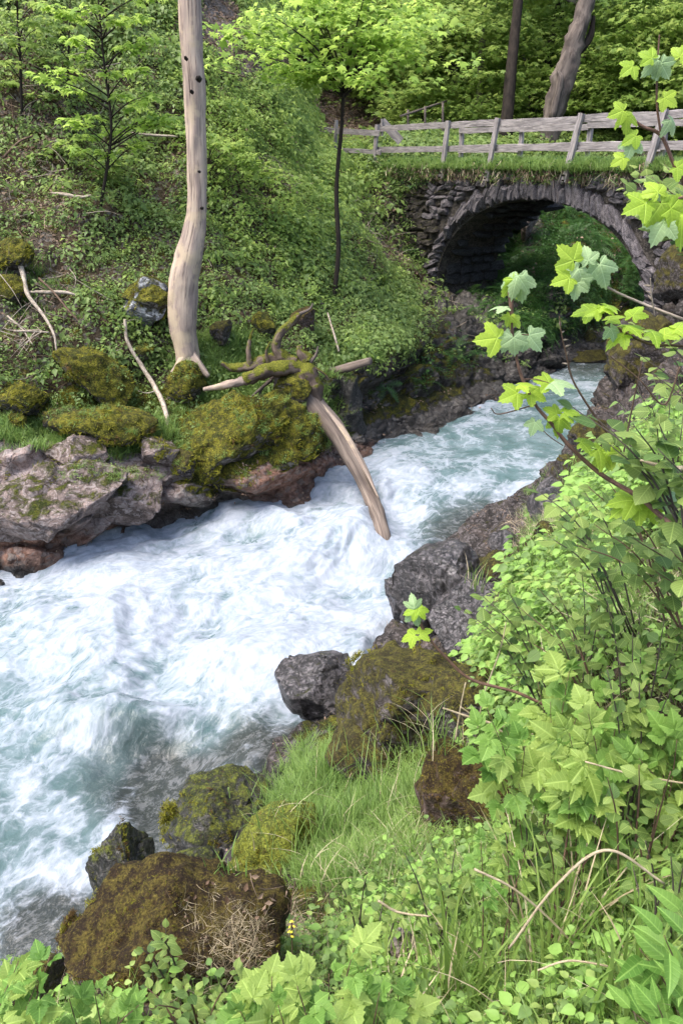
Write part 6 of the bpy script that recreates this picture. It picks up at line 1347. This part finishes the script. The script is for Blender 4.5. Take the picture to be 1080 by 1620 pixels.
o = P(1180, 400, 2.2); t = thing('maple_branch', 'maple twig hanging before the right haunch of the arch', 'branch', o)
stem(t, o, [(1180, 330, 2.2), (1100, 310, 2.2), (1060, 318, 2.2), (1030, 322, 2.2)], [6, 5, 4, 3])
for a in [(1020, 322, 50, 200, .3, 0), (1045, 322, 56, -60, .4, 1), (1060, 330, 50, -20, .3, 0), (1050, 350, 50, -120, .3, 4), (1078, 340, 50, -90, .3, 2), (1040, 305, 40, 120, .6, 1)]: mleaf(t, o, a[0], a[1], 2.18, a[2], a[3], a[4], a[5])
# bare budding twigs
def twig(label, pts, w, mat='twig', buds=0, name='bare_twig', leaves=(), Yl=None, cat='twig'):
    o = P(*pts[0]); t = thing(name, label, cat, o); Q = stem(t, o, pts, w, mat)
    C = catmull(Q, 40); r = np.random.default_rng(int(pts[0][0])+5)
    for k in range(buds):
        c = C[int(39*(.45+.55*k/buds))]; s = .008*r.uniform(.7, 1.3); dr = r.normal(size=3); dr[2] = abs(dr[2]); dr /= np.linalg.norm(dr)
        tubeobj('bud', [c, c+dr*s*1.2, c+dr*s*2.6], [s*.3, s*.45, s*.1], 'twig_pale', t, o, 5, 5, 0, k)
    for a in leaves: mleaf(t, o, *a)
    return t
twig('bare budding twig standing before the river under the arch', [(985, 720, 2.5), (930, 640, 2.5), (880, 590, 2.5), (840, 570, 2.5), (905, 555, 2.5)][:1]+[(935, 650, 2.5), (905, 600, 2.5), (895, 560, 2.5), (888, 530, 2.5), (884, 500, 2.5)], [4, 3.5, 3, 2.5, 2, 1.5], buds=7)
twig('long bent reddish twig with a wilted maple bud over the rocks', [(870, 1120, 2.9), (815, 1095, 2.9), (745, 1075, 2.9), (705, 1040, 2.9), (675, 1005, 2.9), (660, 975, 2.9)], [5, 5, 5, 4.5, 4.5, 6], 'twig_red', leaves=[(655, 962, 2.88, 26, 100, .2, 3), (655, 968, 2.88, 30, -70, .3, 3), (658, 965, 2.88, 26, 190, .4, 1), (662, 965, 2.88, 26, 10, .4, 1), (655, 1005, 2.88, 30, 190, .5, 1), (664, 1003, 2.88, 26, 30, .5, 1)])
twig('forked upright bud twig before the gorge wall inside the arch', [(1035, 500, 2.4), (1030, 470, 2.4), (1028, 440, 2.4)], [2.5, 2.5, 2], 'twig_pale', buds=3)
twig('thin grey twig slanting down behind the round-leaved shrub', [(1075, 580, 2.7), (1050, 640, 2.7), (1010, 600, 2.7), (960, 560, 2.7)], [3, 3, 2.5, 1.5])
twig('upright bare stem among the shrub before the gorge rock', [(985, 720, 2.7), (1000, 640, 2.7), (1015, 570, 2.7)], [3, 2.5, 2])
twig('pale stick cutting into the frame above the shrub leaves', [(1100, 738, 2.2), (1070, 741, 2.2), (1040, 736, 2.2), (1012, 728, 2.2)], [10, 9, 7, 4], 'straw_stalk')
twig('bent straw stem forming a wide peak in the bottom grass', [(805, 1500, 1.6), (880, 1400, 1.6), (960, 1345, 1.6), (1050, 1398, 1.6)], [4, 4, 4.5, 4], 'straw_stalk', cat='straw', name='straw_stem')
twig('long pale straw stem lying across the low plants', [(750, 1375, 1.8), (810, 1405, 1.8), (870, 1455, 1.8), (930, 1520, 1.8), (975, 1570, 1.8)], [4, 4, 4, 4, 3], 'straw_stalk', cat='straw', name='straw_stem')
twig('straw stem curving beneath the long pale one', [(850, 1535, 1.6), (900, 1520, 1.6), (970, 1530, 1.6)], [3, 3.5, 3], 'straw_stalk', cat='straw', name='straw_stem')
twig('pale straw crossing the raspberry patch to the frame edge', [(925, 1205, 2.1), (1000, 1225, 2.1), (1085, 1240, 2.1)], [3, 3.5, 3], 'straw_stalk', cat='straw', name='straw_stem')
twig('dead stalk standing upright above the furred brown rock', [(720, 1170, 3.6), (728, 1120, 3.6), (736, 1080, 3.6)], [3, 2.5, 2], 'straw_stalk', cat='straw', name='straw_stem')
twig('pair of crossed dead sticks pointing over the rock shoulder', [(880, 1170, 3.0), (800, 1150, 3.0), (745, 1135, 3.0), (700, 1120, 3.0)], [4, 4, 3.5, 2.5], 'straw_stalk')
twig('short dead stick beside the crossed ones', [(800, 1160, 3.0), (760, 1140, 3.0), (728, 1118, 3.0)], [3, 3, 2], 'straw_stalk')
twig('white straw leaning over the rock from the grass', [(752, 1165, 3.1), (765, 1100, 3.1), (790, 1030, 3.1), (800, 985, 3.1)], [2.5, 2.5, 2, 1.5], 'straw_stalk', cat='straw', name='straw_stem')
twig('short curved straw under the low round-leaved plant', [(598, 1425, 2.0), (630, 1443, 2.0), (680, 1450, 2.0)], [4, 4, 3], 'straw_stalk', cat='straw', name='straw_stem')
twig('twig leaning on the brown mound near the tan stone', [(290, 1475, 2.2), (305, 1460, 2.2), (325, 1444, 2.2)], [3, 3.5, 3], 'twig_pale')
# yellow flower by the mound
o, _ = drop(462, 1500); o = P(462, 1500, 2.0); t = thing('yellow_flower', 'small yellow flower on a thin stalk beside the brown mound', 'flower', o)
stem(t, o, [(463, 1530, 2.0), (462, 1490, 2.0), (461, 1455, 2.0)], [2.5, 2, 1.5], 'twig', nm='stalk')
n = N('petal_yellow'); n.b.inputs['Base Color'].default_value = (.75, .62, .05, 1); M['petal'] = n.m
mb = MB(); Lv, Lf = leaf_simple(1, .55, .15, .1); mb.add(Lv, Lf); pm = mb.mesh('petal', M['petal'])
for k in range(7): 
    q = P(461+(k % 2)*3-1.5, 1456+(k//2)*8, 1.99); a = k*2.1; put_leaf(t, o, pm, q, np.array([math.cos(a), -.3, -.4+.3*math.sin(a)]), np.array([0, -.7, .7]), .014, 'petal')
print('objects', len(bpy.data.objects))
